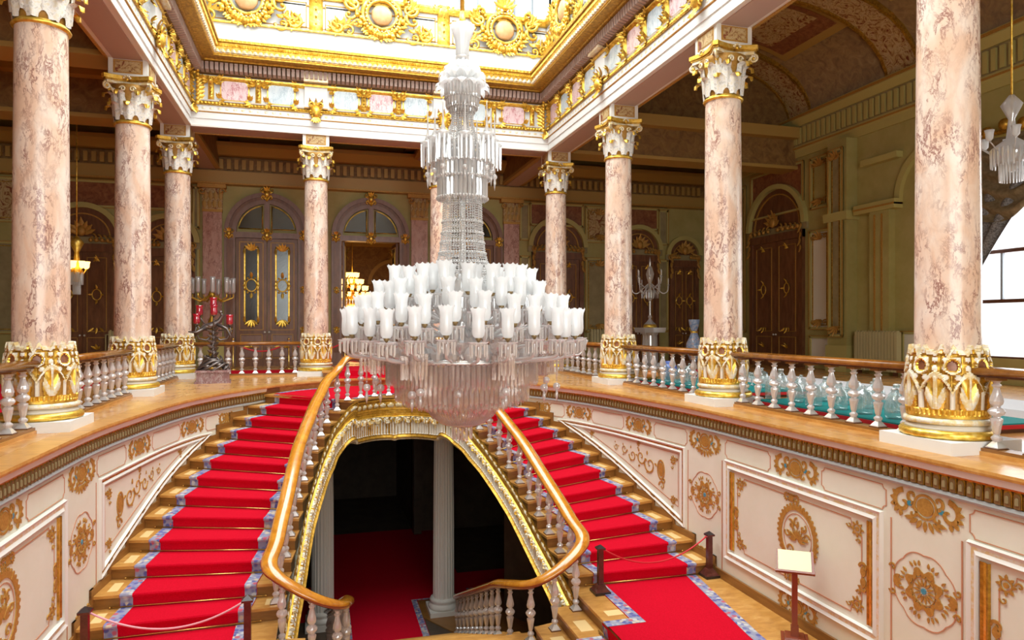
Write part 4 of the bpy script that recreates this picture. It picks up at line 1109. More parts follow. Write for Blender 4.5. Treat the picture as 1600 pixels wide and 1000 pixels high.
def acanthus_mesh():
    mb = MB()
    for k in range(9):
        for s_ in (-1, 1): leafy(mb, s_*.05, -.42+.11*k, .42, .09, PI/2-s_*(1.25-.06*k), -.06)
    for k in range(9): blob(mb, (0, -.2, -.5+.12*k), .06, 'gold', 6)
    leafy(mb, 0, .35, .45, .2, PI/2, -.1); leafy(mb, 0, -.5, .3, .14, -PI/2, -.02)
    scroll3(mb, .2, .42, .14, PI, .9, -1, .04, -.12); scroll3(mb, -.2, .42, .14, 0, .9, 1, .04, -.12)
    return proto(mb, 'acanthus')
ACA = acanthus_mesh()
def mask_mesh():
    mb = MB(); blob(mb, (0, -.08, 0), .16, 'gold', 10, .12, .2)
    scroll3(mb, .14, .18, .11, PI, .9, -1, .035, -.1); scroll3(mb, -.14, .18, .11, 0, .9, 1, .035, -.1)
    for k in range(5): leafy(mb, 0, .08, .22, .06, PI/2+(k-2)*.5, -.04)
    for k in range(14): blob(mb, (.17*cos(k*PI/7), -.07, .02+.2*sin(k*PI/7)), .045, 'gold' if k % 2 else 'gold_dark', 6)
    for k in range(5): leafy(mb, 0, -.12, .26, .06, -PI/2+(k-2)*.3, -.05)
    return proto(mb, 'gilt_mask')
MASK = mask_mesh()
def rr_panel(w_, h, m, bord='gold_paint'):
    mb = MB()
    def rr(a, b, r): 
        o = []
        for cx, cz, t0 in ((a-r, b-r, 0), (-a+r, b-r, PI/2), (-a+r, -b+r, PI), (a-r, -b+r, 3*PI/2)):
            for i in range(6): t = t0+PI/2*i/5; o.append((cx+r*cos(t), cz+r*sin(t)))
        return o
    for (a, b, r, y0, y1, mm) in ((w_/2+.035, h/2+.035, .16, 0, -.03, 'gold'), (w_/2, h/2, .14, 0, -.045, m)):
        p = rr(a, b, r); n = len(p); mb.add([(x, y0, z) for x, z in p]+[(x, y1, z) for x, z in p], [tuple(range(n, 2*n))]+[(i, (i+1) % n, n+(i+1) % n, n+i) for i in range(n)], mm)
    for sx in (-1, 1):
        for sz in (-1, 1):
            for k in range(3): leafy(mb, sx*(w_/2+.05), sz*(h/2+.04), .17, .05, math.atan2(sz, -sx)+(k-1)*.7+ (PI if 0 else 0), -.01)
            for k in range(3): leafy(mb, sx*(w_/2+.06), sz*(h/2-.02), .15, .05, -sz*PI/2+(k-1)*.5, -.01)
    return proto(mb, 'marble_panel')
PP, PB = rr_panel(.76, .56, 'panel_pink'), rr_panel(.76, .56, 'panel_blue')
ncart = 0
for fi in range(3):
    F, L_, ang = frame(fi)
    if fi == 0: bays = [0, 4.03, 8.05, 12.1]
    elif fi == 1: bays = [0, 5.4, 10.55, 15.9, 21.05]
    else: bays = [0, 5.2, 10.3, 15.5, 21.0]
    nb = len(bays)-1
    for b in range(nb):
        u0, u1 = bays[b], bays[b+1]; first, last = b == 0, b == nb-1
        a0 = u0+(.75 if first else .36); a1 = u1-(.75 if last else .36)
        n = 3 if (u1-u0) < 4.5 and not (first or last) else (2 if (u1-u0) < 4.5 else 4)
        if fi == 0 and n == 2: a0 = u0+(1.0 if first else .36); a1 = u1-(1.0 if last else .36)
        w_ = (a1-a0)/n
        for i in range(n):
            u = a0+w_*(i+.5); o = inst(PP if (i+b+(1 if (fi == 0 and last) else 0)) % 2 == 0 else PB, 'marble_panel', en, F(u, .44, 8.68), (0, 0, ang)); o['kind'] = 'structure'
            if i or first and fi == 0 or (fi == 0 and last and i == 0 and False):
                o = inst(CONS, 'console', en, F(a0+w_*i, .44, 8.37), (0, 0, ang))
        if fi == 0 and last: inst(CONS, 'console', en, F(a1, .44, 8.37), (0, 0, ang))
        # attic: cartouche in the middle of the bay, blind fluted panels at its sides
        u = (u0+u1)/2; sc_ = 1.0 if fi == 0 else 1.12
        cz = 11.42
        c = thing('gilt_cartouche', None, None, F(u, .55, cz), ang); c.parent = en
        c.scale = (1., 1, 1.)
        inst(CART, 'scrollwork', c); inst(BOSS, 'oval_boss', c)
        for s_ in (-1, 1):
            mb = MB(); mb.box(-.33, .33, -.03, 0, -.36, .36, 'moulding_white')
            for k in (-1, 0, 1): mb.box(k*.17-.045, k*.17+.045, -.045, -.02, -.24, .24, 'band_grey_blue' if 0 else 'white_plaster')
            for (x0, x1, z0, z1) in ((-.36, .36, .36, .39), (-.36, .36, -.39, -.36), (-.36, -.33, -.39, .39), (.33, .36, -.39, .39)): mb.box(x0, x1, -.04, 0, z0, z1, 'gold_paint')
            if fi == 0 or (u1-u0) > 5:
                o = mb.build('fluted_panel', en, F(u+s_*1.38, .5, 11.22), kind='structure'); o.rotation_euler = (0, 0, ang)
        if b < nb-0 and b > 0:
            o = inst(CONS2, 'console', en, F(u0, .5, 10.70), (0, 0, ang))
            o = inst(MASK, 'gilt_mask', en, F(u0, .50, 8.22), (0, 0, ang))
            mb = MB(); mb.box(-.34, .34, -.10, 0, -.32, .32, 'white_plaster'); mb.box(-.37, .37, -.14, 0, .32, .40, 'gold'); mb.box(-.35, .35, -.12, 0, -.36, -.32, 'gold_paint')
            for k in range(3): leafy(mb, (k-1)*.12, -.3, .26, .05, PI/2+(1-k)*.3, -.06, 'gold_paint')
            mb.box(-.36, .36, -.30, 0, .42, .72, 'cream_gold')
            o = mb.build('frieze_block', en, F(u0, .44, 8.68), kind='structure'); o.rotation_euler = (0, 0, ang)
for x, y, a in ((CX0+.52, YF-.52, PI/4), (CX1-.52, YF-.52, -PI/4)):
    inst(ACA, 'corner_acanthus', en, (x, y, 8.70), (0, 0, a), (1, 1, 1.))

# attic windows and glazed roof
def glazing(name, x0, x1, y0, y1, z0, z1, nu, nz, axis):
    t = thing(name, None, None, ((x0+x1)/2, (y0+y1)/2, z0), kind='structure'); cx, cy = (x0+x1)/2, (y0+y1)/2
    mb = MB(); e = .03
    if axis == 'x':
        for i in range(nu+1): x = x0+(x1-x0)*i/nu-cx; mb.box(x-e, x+e, -e, e, 0, z1-z0, 'iron_grey')
        for j in range(nz+1): z = (z1-z0)*j/nz; mb.box(x0-cx, x1-cx, -e, e, z-e, z+e, 'iron_grey')
        p = MB(); p.box(x0-cx, x1-cx, -.005, .005, 0, z1-z0, 'pane')
    elif axis == 'y':
        for i in range(nu+1): y = y0+(y1-y0)*i/nu-cy; mb.box(-e, e, y-e, y+e, 0, z1-z0, 'iron_grey')
        for j in range(nz+1): z = (z1-z0)*j/nz; mb.box(-e, e, y0-cy, y1-cy, z-e, z+e, 'iron_grey')
        p = MB(); p.box(-.005, .005, y0-cy, y1-cy, 0, z1-z0, 'pane')
    else:
        for i in range(nu+1): x = x0+(x1-x0)*i/nu-cx; mb.box(x-e, x+e, y0-cy, y1-cy, -e, e, 'iron_grey')
        for j in range(nz+1): y = y0+(y1-y0)*j/nz-cy; mb.box(x0-cx, x1-cx, y-e, y+e, -e, e, 'iron_grey')
        p = MB(); p.box(x0-cx, x1-cx, y0-cy, y1-cy, -.005, .005, 'pane')
    mb.build('window_frame', t); p.build('pane', t)
glazing('window_1', CX0+.3, CX1-.3, YF-.3, YF-.3, 12.0, 13.8, 18, 2, 'x')
glazing('window_2', CX0+.3, CX0+.3, YN, YF-.3, 12.0, 13.8, 30, 2, 'y')
glazing('window_3', CX1-.3, CX1-.3, YN, YF-.3, 12.0, 13.8, 30, 2, 'y')
glazing('window_4', CX0-.4, CX1+.4, YN-.5, YF+.4, 13.8, 13.8, 14, 24, 'z')

# ------------------------------------------------------------------ gallery walls
YB, XL, XR = 28.5, -14.2, 17.7
mb = MB()
ox0, ox1, oz = 2.0-1.16, 2.0+1.16, 5.0
mb.box(-16, ox0, YB, YB+.3, 0, 9.2, 'green_wall'); mb.box(ox1, 19, YB, YB+.3, 0, 9.2, 'green_wall'); mb.box(ox0, ox1, YB, YB+.3, oz, 9.2, 'green_wall')
WB = S(mb, 'wall_back')
mb = MB(); mb.box(XL-.3, XL, -6.4, YB, 0, 9.2, 'green_wall'); WLg = S(mb, 'wall_left')
mb = MB(); 
for y0, y1, z0, z1 in ((-6.4, 7.5, 0, 12.5), (15.2, YB, 0, 12.5), (7.5, 15.2, 6.6, 12.5), (7.5, 15.2, 0, .7)): mb.box(XR, XR+.3, y0, y1, z0, z1, 'green_wall')
WRg = S(mb, 'wall_right')
mb = MB(); mb.box(-16, 19.2, -6.6, -6.3, 0, .8, 'green_wall'); mb.box(-16, 19.2, -6.6, -6.3, 8, 9.2, 'green_wall')
mb.box(-16, -4.2, -6.6, -6.3, .8, 8, 'green_wall'); mb.box(8, 19.2, -6.6, -6.3, .8, 8, 'green_wall'); S(mb, 'wall_front')
# ground floor enclosure
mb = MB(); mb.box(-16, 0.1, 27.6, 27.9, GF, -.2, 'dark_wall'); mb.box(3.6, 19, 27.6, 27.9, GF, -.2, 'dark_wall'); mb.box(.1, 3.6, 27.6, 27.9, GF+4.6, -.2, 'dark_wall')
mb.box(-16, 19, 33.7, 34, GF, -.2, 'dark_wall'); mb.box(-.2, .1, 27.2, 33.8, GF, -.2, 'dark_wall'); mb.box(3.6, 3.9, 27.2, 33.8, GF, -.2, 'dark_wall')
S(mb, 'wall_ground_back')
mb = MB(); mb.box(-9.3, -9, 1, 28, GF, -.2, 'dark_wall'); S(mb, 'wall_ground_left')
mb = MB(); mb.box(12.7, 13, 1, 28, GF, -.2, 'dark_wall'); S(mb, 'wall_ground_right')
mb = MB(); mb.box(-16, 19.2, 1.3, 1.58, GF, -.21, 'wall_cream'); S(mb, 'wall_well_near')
mb = MB()
for sd in (-1, 1):
    xo = -16 if sd < 0 else 19.2
    hp = [(XC+sd*(h+.25), y) for h, y in WALL[::-1] if y > 1.7]; hp = [(XC, 21.3)]+hp[1:]
    hp += [(xo, 1.7), (xo, 34), (XC, 34)]
    bm = bmesh.new(); fv = [bm.verts.new((x, y, -.28)) for x, y in hp]; bm.faces.new(fv); bmesh.ops.triangulate(bm, faces=bm.faces[:]); bm.verts.index_update()
    mb.add([v.co[:] for v in bm.verts], [[v.index for v in f.verts] for f in bm.faces], 'dark_wall'); bm.free()
S(mb, 'ceiling_ground')
# ceilings of the galleries
mb = MB(); mb.box(-16, CX0-.4, -6.4, YB+.2, 9.1, 9.3, 'ceiling_brown'); mb.box(CX0-.4, 19.2, YF+.4, YB+.2, 9.1, 9.3, 'ceiling_brown'); mb.box(CX0-.4, 19.2, -6.4, YN-.4, 9.1, 9.3, 'ceiling_brown')
CE = S(mb, 'ceiling')
mb = MB()
xs0, xs1 = CX1+.4, XR; spring = 9.5; rise = 2.3; n = 18
def vz(x): t = (x-xs0)/(xs1-xs0)*2-1; return spring+rise*math.sqrt(max(0, 1-abs(t)**2.4))
xs = [xs0+(xs1-xs0)*(.5-.5*cos(PI*i/n)) for i in range(n+1)]
vs = []
for x in xs: vs += [(x, -6.4, vz(x)), (x, YF+.2, vz(x))]
mb.add(vs, [(2*i, 2*i+1, 2*i+3, 2*i+2) for i in range(n)], 'ceiling_brown', True)
mb.add([(x, YF+.2, vz(x)) for x in xs]+[(xs1, YF+.2, 9.1), (xs0, YF+.2, 9.1)], [tuple(range(n+3))], 'ceiling_brown')
mb.box(xs0-.1, xs0, -6.4, YF, 8.9, 12.3, 'ceiling_brown')
V = S(mb, 'ceiling_vault')
for k, y in enumerate((22.2, 17.4, 12.3, 7.1)):
    mb = MB(); wd = .55
    for (a, b, dz, m) in ((-wd, wd, .10, 'ceiling_scroll'), (-wd-.10, -wd, .17, 'gold_dark'), (wd, wd+.10, .17, 'gold_dark')):
        vs = []
        for x in xs: vs += [(x, y+a, vz(x)-dz), (x, y+b, vz(x)-dz), (x, y+b, vz(x)+.02), (x, y+a, vz(x)+.02)]
        mb.add(vs, [(i*4+j, i*4+4+j, i*4+4+(j+1) % 4, i*4+(j+1) % 4) for i in range(n) for j in range(4)], m)
    mb.build('vault_rib', V, kind='structure')
    # framed scroll panel in the bay before the rib
    if k < 3:
        yc = y-2.55
        for (x0, x1, y0, y1, m, dz) in ((9.4, 16.3, yc-1.6, yc+1.6, 'ceiling_trim', .05), (9.7, 16, yc-1.35, yc+1.35, 'rust_marble', .07), (10.3, 15.4, yc-1.15, yc+1.15, 'ceiling_scroll', .09)):
            mb = MB(); vs = []; mm = 12
            for i in range(mm+1): x = x0+(x1-x0)*i/mm; vs += [(x, y0, vz(x)-dz), (x, y1, vz(x)-dz)]
            mb.add(vs, [(2*i, 2*i+1, 2*i+3, 2*i+2) for i in range(mm)], m, True); mb.build('vault_panel', V, kind='structure')
# entablature on the right wall with its fluted frieze
mb = MB(); p_ = [(XR, -6.4, 0), (XR, YB, 0)]
mb.sweep(p_, [(-.02, 8.0), (.10, 8.0), (.12, 8.25), (.18, 8.3), (.18, 8.42), (-.02, 8.42)], 'olive_trim'); mb.sweep(p_, [(-.02, 9.15), (.2, 9.15), (.42, 9.35), (.42, 9.5), (-.02, 9.55)], 'olive_trim')
mb.sweep(p_, [(-.02, 8.42), (.12, 8.42), (.12, 9.15), (-.02, 9.15)], 'olive_panel'); mb.sweep(p_, [(.16, 8.3), (.2, 8.3), (.2, 8.36), (.16, 8.36)], 'gold_paint'); mb.sweep(p_, [(.4, 9.38), (.46, 9.38), (.46, 9.46), (.4, 9.46)], 'gold_paint')
y = 6.
while y < YB: mb.box(XR-.19, XR-.12, y-.07, y+.07, 8.48, 9.08, 'olive_trim'); y += .25
mb.build('trim_entablature', WRg, kind='structure')
# entablature along the back wall
mb = MB(); p_ = [(19, YB, 0), (-16, YB, 0)]
mb.sweep(p_, [(-.02, 7.0), (.35, 7.0), (.38, 7.5), (-.02, 7.5)], 'ceiling_trim'); mb.sweep(p_, [(-.02, 7.5), (.28, 7.5), (.28, 8.05), (-.02, 8.05)], 'ceiling_brown')
mb.sweep(p_, [(-.02, 8.05), (.5, 8.1), (.9, 8.35), (.9, 8.5), (-.02, 8.55)], 'ceiling_trim'); mb.sweep(p_, [(.36, 7.0), (.42, 7.0), (.42, 7.06), (.36, 7.06)], 'gold_paint')
x = -12.
while x < 17: mb.box(x-.07, x+.07, YB-.40, YB-.2, 7.58, 7.95, 'ceiling_trim'); x += .27
mb.build('trim_entablature', WB, kind='structure')
# back side of the entablature facing the galleries
mb = MB()
for z0, z1, o in ((8.55, 8.75, .75), (8.75, 9.1, 1.0)):
    mb.box(CX0-.4, CX1+.4, YF+.4, YF+.4+o, z0, z1, 'ceiling_trim'); mb.box(CX0-.4-o, CX0-.4, YN, YF+.4, z0, z1, 'ceiling_trim')
mb.build('trim_cornice', CE, kind='structure')
# cross beams from the columns to the walls
for (x0, y0, x1, y1) in ((CX0, YF+.4, CX0, YB), (-.12+.0, YF+.4, -.12, YB), (3.9, YF+.4, 3.9, YB), (CX1, YF+.4, CX1, YB), (CX0-.4, YF, XL, YF), (CX0-.4, 17.5, XL, 17.5), (CX0-.4, 12.15, XL, 12.15), (CX1+.4, YF+.1, XR, YF+.1)):
    mb = MB()
    vert = x0 == x1
    a = .42 if x0 in (CX0, CX1) or not vert else .2
    z0 = 7.58 if a > .3 else 8.3
    if vert: mb.box(x0-a, x0+a, y0, y1, z0+.12, 9.1, 'ceiling_brown'); mb.box(x0-a-.05, x0+a+.05, y0, y1, z0, z0+.12, 'ceiling_trim'); mb.box(x0-a+.12, x0+a-.12, y0, y1, z0-.02, z0, 'soffit_mauve'); mb.box(x0-a-.35, x0+a+.35, y0, y1, 8.7, 9.1, 'ceiling_trim')
    else: mb.box(min(x0, x1), max(x0, x1), y0-a, y0+a, z0+.12, 9.1, 'ceiling_brown'); mb.box(min(x0, x1), max(x0, x1), y0-a-.05, y0+a+.05, z0, z0+.12, 'ceiling_trim'); mb.box(min(x0, x1), max(x0, x1), y0-a-.35, y0+a+.35, 8.7, 9.1, 'ceiling_trim')
    mb.build('ceiling_beam', CE, kind='structure')
# pilasters of the back wall
def pilaster(x, label):
    t = thing('wall_pilaster', None, None, (x, YB, 0), kind='structure')
    mb = MB(); mb.box(-.42, .42, -.22, 0, 0, 1.1, 'olive_trim'); mb.box(-.46, .46, -.26, 0, 1.0, 1.15, 'gold_paint'); mb.build('pedestal', t)
    mb = MB(); mb.box(-.34, .34, -.16, 0, 1.15, 5.95, 'rose_pilaster_marble'); mb.build('shaft', t)
    mb = MB(); mb.box(-.36, .36, -.2, 0, 5.95, 6.05, 'gold_paint'); mb.box(-.36, .36, -.18, 0, 6.05, 6.85, 'ceiling_scroll'); mb.box(-.5, .5, -.34, 0, 6.85, 7.0, 'gold_paint')
    for i in range(4):
        for zz, l in ((6.1, .3), (6.4, .34)): leafy(mb, -.27+.18*i+(0 if l < .32 else .04), zz, l, .09, PI/2, -.18, 'ceiling_trim')
    for q in (-1, 1): scroll3(mb, q*.36, 6.72, .12, 0, 1.2, q, .035, -.25, 'gold_paint')
    mb.build('pilaster_capital', t)
for x in (-3.98, 3.98, 7.95): pilaster(x, '')

# ------------------------------------------------------------------ doors
def arch_pts(r, z0, n=20, a0=0, a1=PI, k=1.): return [(r*cos(a0+(a1-a0)*i/n), z0+r*k*sin(a0+(a1-a0)*i/n)) for i in range(n+1)]
def band(mb, outer, inner, y0, y1, m):
    """closed band between two polylines with the same count, extruded from y0 (back) to y1 (front)"""
    n = len(outer); vs = []
    for o, i_ in zip(outer, inner): vs += [(o[0], y0, o[1]), (o[0], y1, o[1]), (i_[0], y1, i_[1]), (i_[0], y0, i_[1])]
    mb.add(vs, [(i*4+j, i*4+4+j, i*4+4+(j+1) % 4, i*4+(j+1) % 4) for i in range(n-1) for j in range(4)]+[(0, 1, 2, 3), ((n-1)*4, (n-1)*4+3, (n-1)*4+2, (n-1)*4+1)], m)
def gold_frame(mb, x0, x1, z0, z1, y, t=.03, m='gold'):
    mb.box(x0, x1, y-.03, y, z0, z0+t, m); mb.box(x0, x1, y-.03, y, z1-t, z1, m); mb.box(x0, x0+t, y-.03, y, z0, z1, m); mb.box(x1-t, x1, y-.03, y, z0, z1, m)
def knot(mb, u, z, s_, y=-.2, m='gold'):
    blob(mb, (u, y-.03, z), s_*.42, m, 8, .07, s_*.5)
    for k in range(8): a = k*PI/4+.39; blob(mb, (u+s_*.62*cos(a), y, z+s_*.68*sin(a)), s_*.22, m, 6)
    for q in (-1, 1): scroll3(mb, u+q*s_*.6, z+s_*.45, s_*.35, PI/2, 1, -q, s_*.1, y, m); scroll3(mb, u+q*s_*.5, z-s_*.5, s_*.3, -PI/2, 1, q, s_*.1, y, m)
    for k in (-1, 0, 1): leafy(mb, u, z+s_*.4, s_*.8, s_*.2, PI/2+k*.6, y+.04, m)
    leafy(mb, u, z-s_*.5, s_*.7, s_*.25, -PI/2, y+.04, m)
def arched_door(n, x, opened=False, shown=True):
    t = thing('door_%d' % n, None, None, (x, YB, 0), kind='structure')
    mb = MB(); zs = 5.22
    for s_ in (-1, 1): mb.box(min(s_*1.16, s_*1.56), max(s_*1.16, s_*1.56), -.16, 0, 0, zs, 'wood_door_mauve'); mb.box(min(s_*1.24, s_*1.48), max(s_*1.24, s_*1.48), -.19, -.16, .5, zs-.3, 'wood_door')
    mb.box(-1.56, 1.56, -.18, 0, zs-.22, zs, 'wood_door_mauve')
    band(mb, arch_pts(1.56, zs), arch_pts(1.40, zs), 0, -.22, 'wood_door_mauve'); band(mb, arch_pts(1.40, zs), arch_pts(1.28, zs), 0, -.14, 'wood_door'); band(mb, arch_pts(1.28, zs), arch_pts(1.12, zs), 0, -.18, 'wood_door_mauve')
    mb.box(-.10, .10, -.17, 0, zs, zs+1.14, 'wood_door_mauve'); mb.build('door_frame', t)
    for s_ in (-1, 1):
        mb = MB(); p = [(s_*.17, zs+.14)]+[(s_*abs(1.06*cos(a)), zs+1.06*sin(a)) for a in [.14+(PI/2-.14-.17)*i/12 for i in range(13)]]
        mb.add([(q[0], -.04, q[1]) for q in p], [tuple(range(len(p)))], 'pane_mirror'); mb.build('fanlight_pane', t)
        mb = MB(); mb.tube([(q[0], -.07, q[1]) for q in p+[p[0]]], .022, 5, 'gold'); mb.build('gilt_bead', t)
    mb = MB()
    for (u, z, s_) in ((-1.38, zs-.08, .17), (1.38, zs-.08, .17), (0, zs-.1, .2), (0, zs+1.5, .22)):
        knot(mb, u, z, s_*1.15)
    for z in (1.4, 3.0): 
        for s_ in (-1.36, 1.36): knot(mb, s_, z, .13)
    mb.build('gilt_ornament', t)
    for s_ in (-1, 1):
        if opened: 
            lf_ = thing('door_leaf', None, None, (s_*1.14, .1, 0)); lf_.parent = t; lf_.rotation_euler = (0, 0, -s_*PI/2*.96)
        else: lf_ = thing('door_leaf', None, None, (s_*1.14, 0, 0)); lf_.parent = t
        del_ = None
        mb = MB(); x0, x1 = (0, 1.13) if s_ < 0 else (-1.13, 0)
        c = (x0+x1)/2
        mb.box(x0, x1, -.10, -.02, 0, zs-.23, 'wood_door'); gold_frame(mb, x0+.16, x1-.16, .3, 1.25, -.10, .025, 'gold_paint'); gold_frame(mb, x0+.12, x1-.12, 1.4, 4.85, -.10, .03, 'gold_paint')
        mb.box(x0+.2, x1-.2, -.12, -.1, .36, 1.18, 'wood_door_mauve'); 
        o = mb.build('panel', lf_)
        mb = MB(); mb.box(c-.22, c+.22, -.13, -.10, 1.75, 4.55, 'pane_mirror'); mb.build('pane', lf_)
        mb = MB(); gold_frame(mb, c-.27, c+.27, 1.65, 4.65, -.10, .06)
        for k in range(12): blob(mb, (c+.27*cos(k*PI/6), -.14, 3.15+.32*sin(k*PI/6)), .045, 'gold', 6)
        for k in (-1, 1): leafy(mb, c, 3.15+k*.3, .22, .07, k*PI/2, -.12)
        for z, sg in ((4.6, 1), (1.7, -1)):
            for k in range(5): leafy(mb, c, z-sg*.1, .3, .07, sg*(PI/2)+(k-2)*.45, -.12)
            for k in (-1, 1): leafy(mb, c+k*.25, z, .25, .06, -sg*PI/2, -.1)
        pts = [(c+.20*cos(2*PI*i/20), -.17, 3.15+.24*sin(2*PI*i/20)) for i in range(21)]; mb.tube(pts, .03, 6, 'gold')
        for k in (-1, 1): leafy(mb, c, .75, .3, .06, PI/2-k*PI/2, -.1)
        leafy(mb, c, .95, .2, .1, -PI/2, -.1)
        mb.build('gilt_ornament', lf_)
        mb = MB(); blob(mb, ((x1-.07) if s_ < 0 else (x0+.07), -.16, 1.32), .045, 'silver'); mb.build('door_handle', lf_)
    return t
arched_door(1, -2.0); arched_door(2, 2.0, True); arched_door(3, 6.0)
def side_door(n, loc, rot, w_=1.9, top=4.35, pil=True, ped='gold_paint'):
    t = thing('door_%d' % n, None, None, loc, rot, kind='structure')
    mb = MB(); h = w_/2
    for s_ in (-1, 1): mb.box(min(s_*h, s_*(h+.2)), max(s_*h, s_*(h+.2)), -.14, 0, 0, top+.3, 'wood_door')
    mb.box(-h-.2, h+.2, -.16, 0, top, top+.3, 'wood_door')
    zs = top+.55
    band(mb, arch_pts(h+.38, zs, k=.95), arch_pts(h+.18, zs, k=.95), 0, -.2, 'olive_trim')
    p = arch_pts(h+.18, zs, k=.95); mb.add([(q[0], -.03, q[1]) for q in p], [tuple(range(len(p)))], 'wood_door'); band(mb, arch_pts(h-.02, zs, k=.95), arch_pts(h-.07, zs, k=.95), 0, -.08, 'gold_paint')
    mb.box(-h-.38, h+.38, -.1, 0, top+.3, zs, 'olive_panel')
    mb.build('door_frame', t)
    mb = MB()
    for k in range(7): leafy(mb, 0, zs+.1, .5+.1*(k == 3), .11, PI/2+(k-3)*.42, -.15, ped)
    blob(mb, (0, -.22, zs+.2), .16, ped, 8, .1, .2)
    for s_ in (-1, 1):
        for i in range(5): scroll3(mb, s_*(.35+i*(h-.15)/4.6), zs-.02-.03*i, .13, PI/2, 1, -s_, .04, -.12, ped); blob(mb, (s_*(.3+i*(h-.1)/4.6), -.2, zs-.12), .08, ped, 6)
        for i in range(4): leafy(mb, s_*(h+.12), zs-.1-.25*i, .3, .08, -PI/2+s_*.3*(i % 2), -.15, ped)
    mb.build('pediment', t)
    for s_ in (-1, 1):
        mb = MB(); x0, x1 = (-h+.01, -.005) if s_ < 0 else (.005, h-.01); c = (x0+x1)/2; m_ = .14*w_/1.9
        mb.box(x0, x1, -.08, 0, 0, top, 'wood_door'); o = mb.build('door_leaf', t)
        mb = MB(); gold_frame(mb, x0+m_, x1-m_, .25, 1.15, -.08, .025, 'gold_paint'); gold_frame(mb, x0+m_, x1-m_, 1.35, top-.2, -.08, .025, 'gold_paint'); 
        zc = (1.35+top-.2)/2
        for k in (-1, 1): leafy(mb, c, zc+k*.2, .16, .05, k*PI/2, -.09, 'gold'); leafy(mb, c+k*.14, zc, .12, .04, PI/2-k*PI/2, -.09, 'gold')
        pts = [(c+.15*cos(2*PI*i/16), -.12, zc+.2*sin(2*PI*i/16)) for i in range(17)]; mb.tube(pts, .022, 5, 'gold')
        for z, sg in ((top-.35, 1), (1.5, -1)):
            for k in (-1, 0, 1): leafy(mb, c+k*.1, z, .22, .05, sg*PI/2+k*.8, -.09, 'gold')
        for k in (-1, 0, 1): leafy(mb, c, .7, .2, .05, PI/2+k*.9, -.09, 'gold')
        mb.build('gilt_ornament', o)
        mb = MB(); blob(mb, (x1-.07 if s_ < 0 else x0+.07, -.13, 1.22), .04, 'silver'); mb.build('door_handle', o)
    return t
side_door(4, (-8.4, YB, 0), 0, 1.9, 4.3); side_door(5, (-5.55, YB, 0), 0, 1.5, 4.2)
side_door(6, (10.1, YB, 0), 0, 2.0, 4.5); side_door(7, (14.0, YB, 0), 0, 1.6, 4.5); side_door(8, (16.3, YB, 0), 0, 1.1, 4.3)
side_door(9, (XR, 23.55, 0), -PI/2, 2.9, 4.95, ped='gold_paint')
side_door(10, (XL, 24.0, 0), PI/2, 2.2, 4.5); side_door(11, (XL, 17.0, 0), PI/2, 2.2, 4.5)
# wall panels
def wall_panel(parent, x0, x1, z0, z1, loc, rot, fill='olive_panel', orn=True, trim='olive_trim'):
    t = MB(); t.box(x0, x1, -.03, 0, z0, z1, fill)
    gold_frame(t, x0-.02, x1+.02, z0-.02, z1+.02, -.06, .03, 'gold_paint')
    for (a, b, c, d) in ((x0, x1, z0, z0+.08), (x0, x1, z1-.08, z1), (x0, x0+.08, z0, z1), (x1-.08, x1, z0, z1)): t.box(a, b, -.08, 0, c, d, trim)
    if orn:
        c = (x0+x1)/2
        for z, sg in ((z1-.35, 1), (z0+.35, -1)):
            for k in range(5): leafy(t, c, z, .32, .07, sg*PI/2+(k-2)*.6, -.05, 'gold_paint')
            for k in (-1, 1): scroll3(t, c+k*(x1-x0)*.3, z+.08*sg, .1, 0, 1, k, .025, -.05, 'gold_paint')
        gold_frame(t, x0+.14, x1-.14, z0+.14, z1-.14, -.03, .03, 'gold_dark')
    o = t.build('wall_panel', parent, kind='structure'); o.location = loc; o.rotation_euler = (0, 0, rot); return o
for x0, x1 in ((8.35, 8.8), (11.4, 12.8), (15.0, 15.5), (-7.2, -6.5), (-12.5, -10.0), (-4.7, -4.45)):
    wall_panel(WB, x0, x1, 1.3, 4.6, (0, YB, 0), 0, orn=(x1-x0) > .6); wall_panel(WB, x0, x1, 5.3, 6.9, (0, YB, 0), 0, fill='ceiling_scroll' if (x1-x0) > .6 else 'olive_panel', orn=(x1-x0) > .6)
for x0, x1 in ((-9.6, -7.2), (-6.4, -4.7), (8.8, 11.3), (13, 15.)):
    wall_panel(WB, x0, x1, 5.95, 6.95, (0, YB, 0), 0, fill='rust_marble', orn=False)
for s0, s1, f in ((-21.6, -19.9, 'cream'), ):
    pass
R_ = (XR, 0, 0)
def rw(y0, y1, z0, z1, fill='olive_panel', orn=True, trim='olive_trim'): return wall_panel(WRg, -y1, -y0, z0, z1, R_, -PI/2, fill, orn, trim)
rw(20.55, 21.6, 1.45, 5.1, 'cream'); rw(20.55, 21.6, .2, 1.2, 'cream', False); rw(20.6, 21.55, 5.9, 7.8, 'green_wall')
rw(21.95, 25.2, 6.0, 7.85, 'rust_marble', False); rw(25.6, 28, 1.3, 7.6, 'olive_panel')
mb = MB(); mb.box(XR-.45, XR, 19.3, 20.2, 0, 8.0, 'green_wall'); mb.box(XR-.55, XR, 19.2, 20.3, 5.2, 5.5, 'olive_trim'); mb.box(XR-.5, XR, 19.25, 20.25, 0, .9, 'olive_trim'); mb.build('trim_pilaster', WRg, kind='structure')
wall_panel(WRg, -20.08, -19.42, 1.2, 7.7, (XR-.45, 0, 0), -PI/2, 'olive_panel', True)
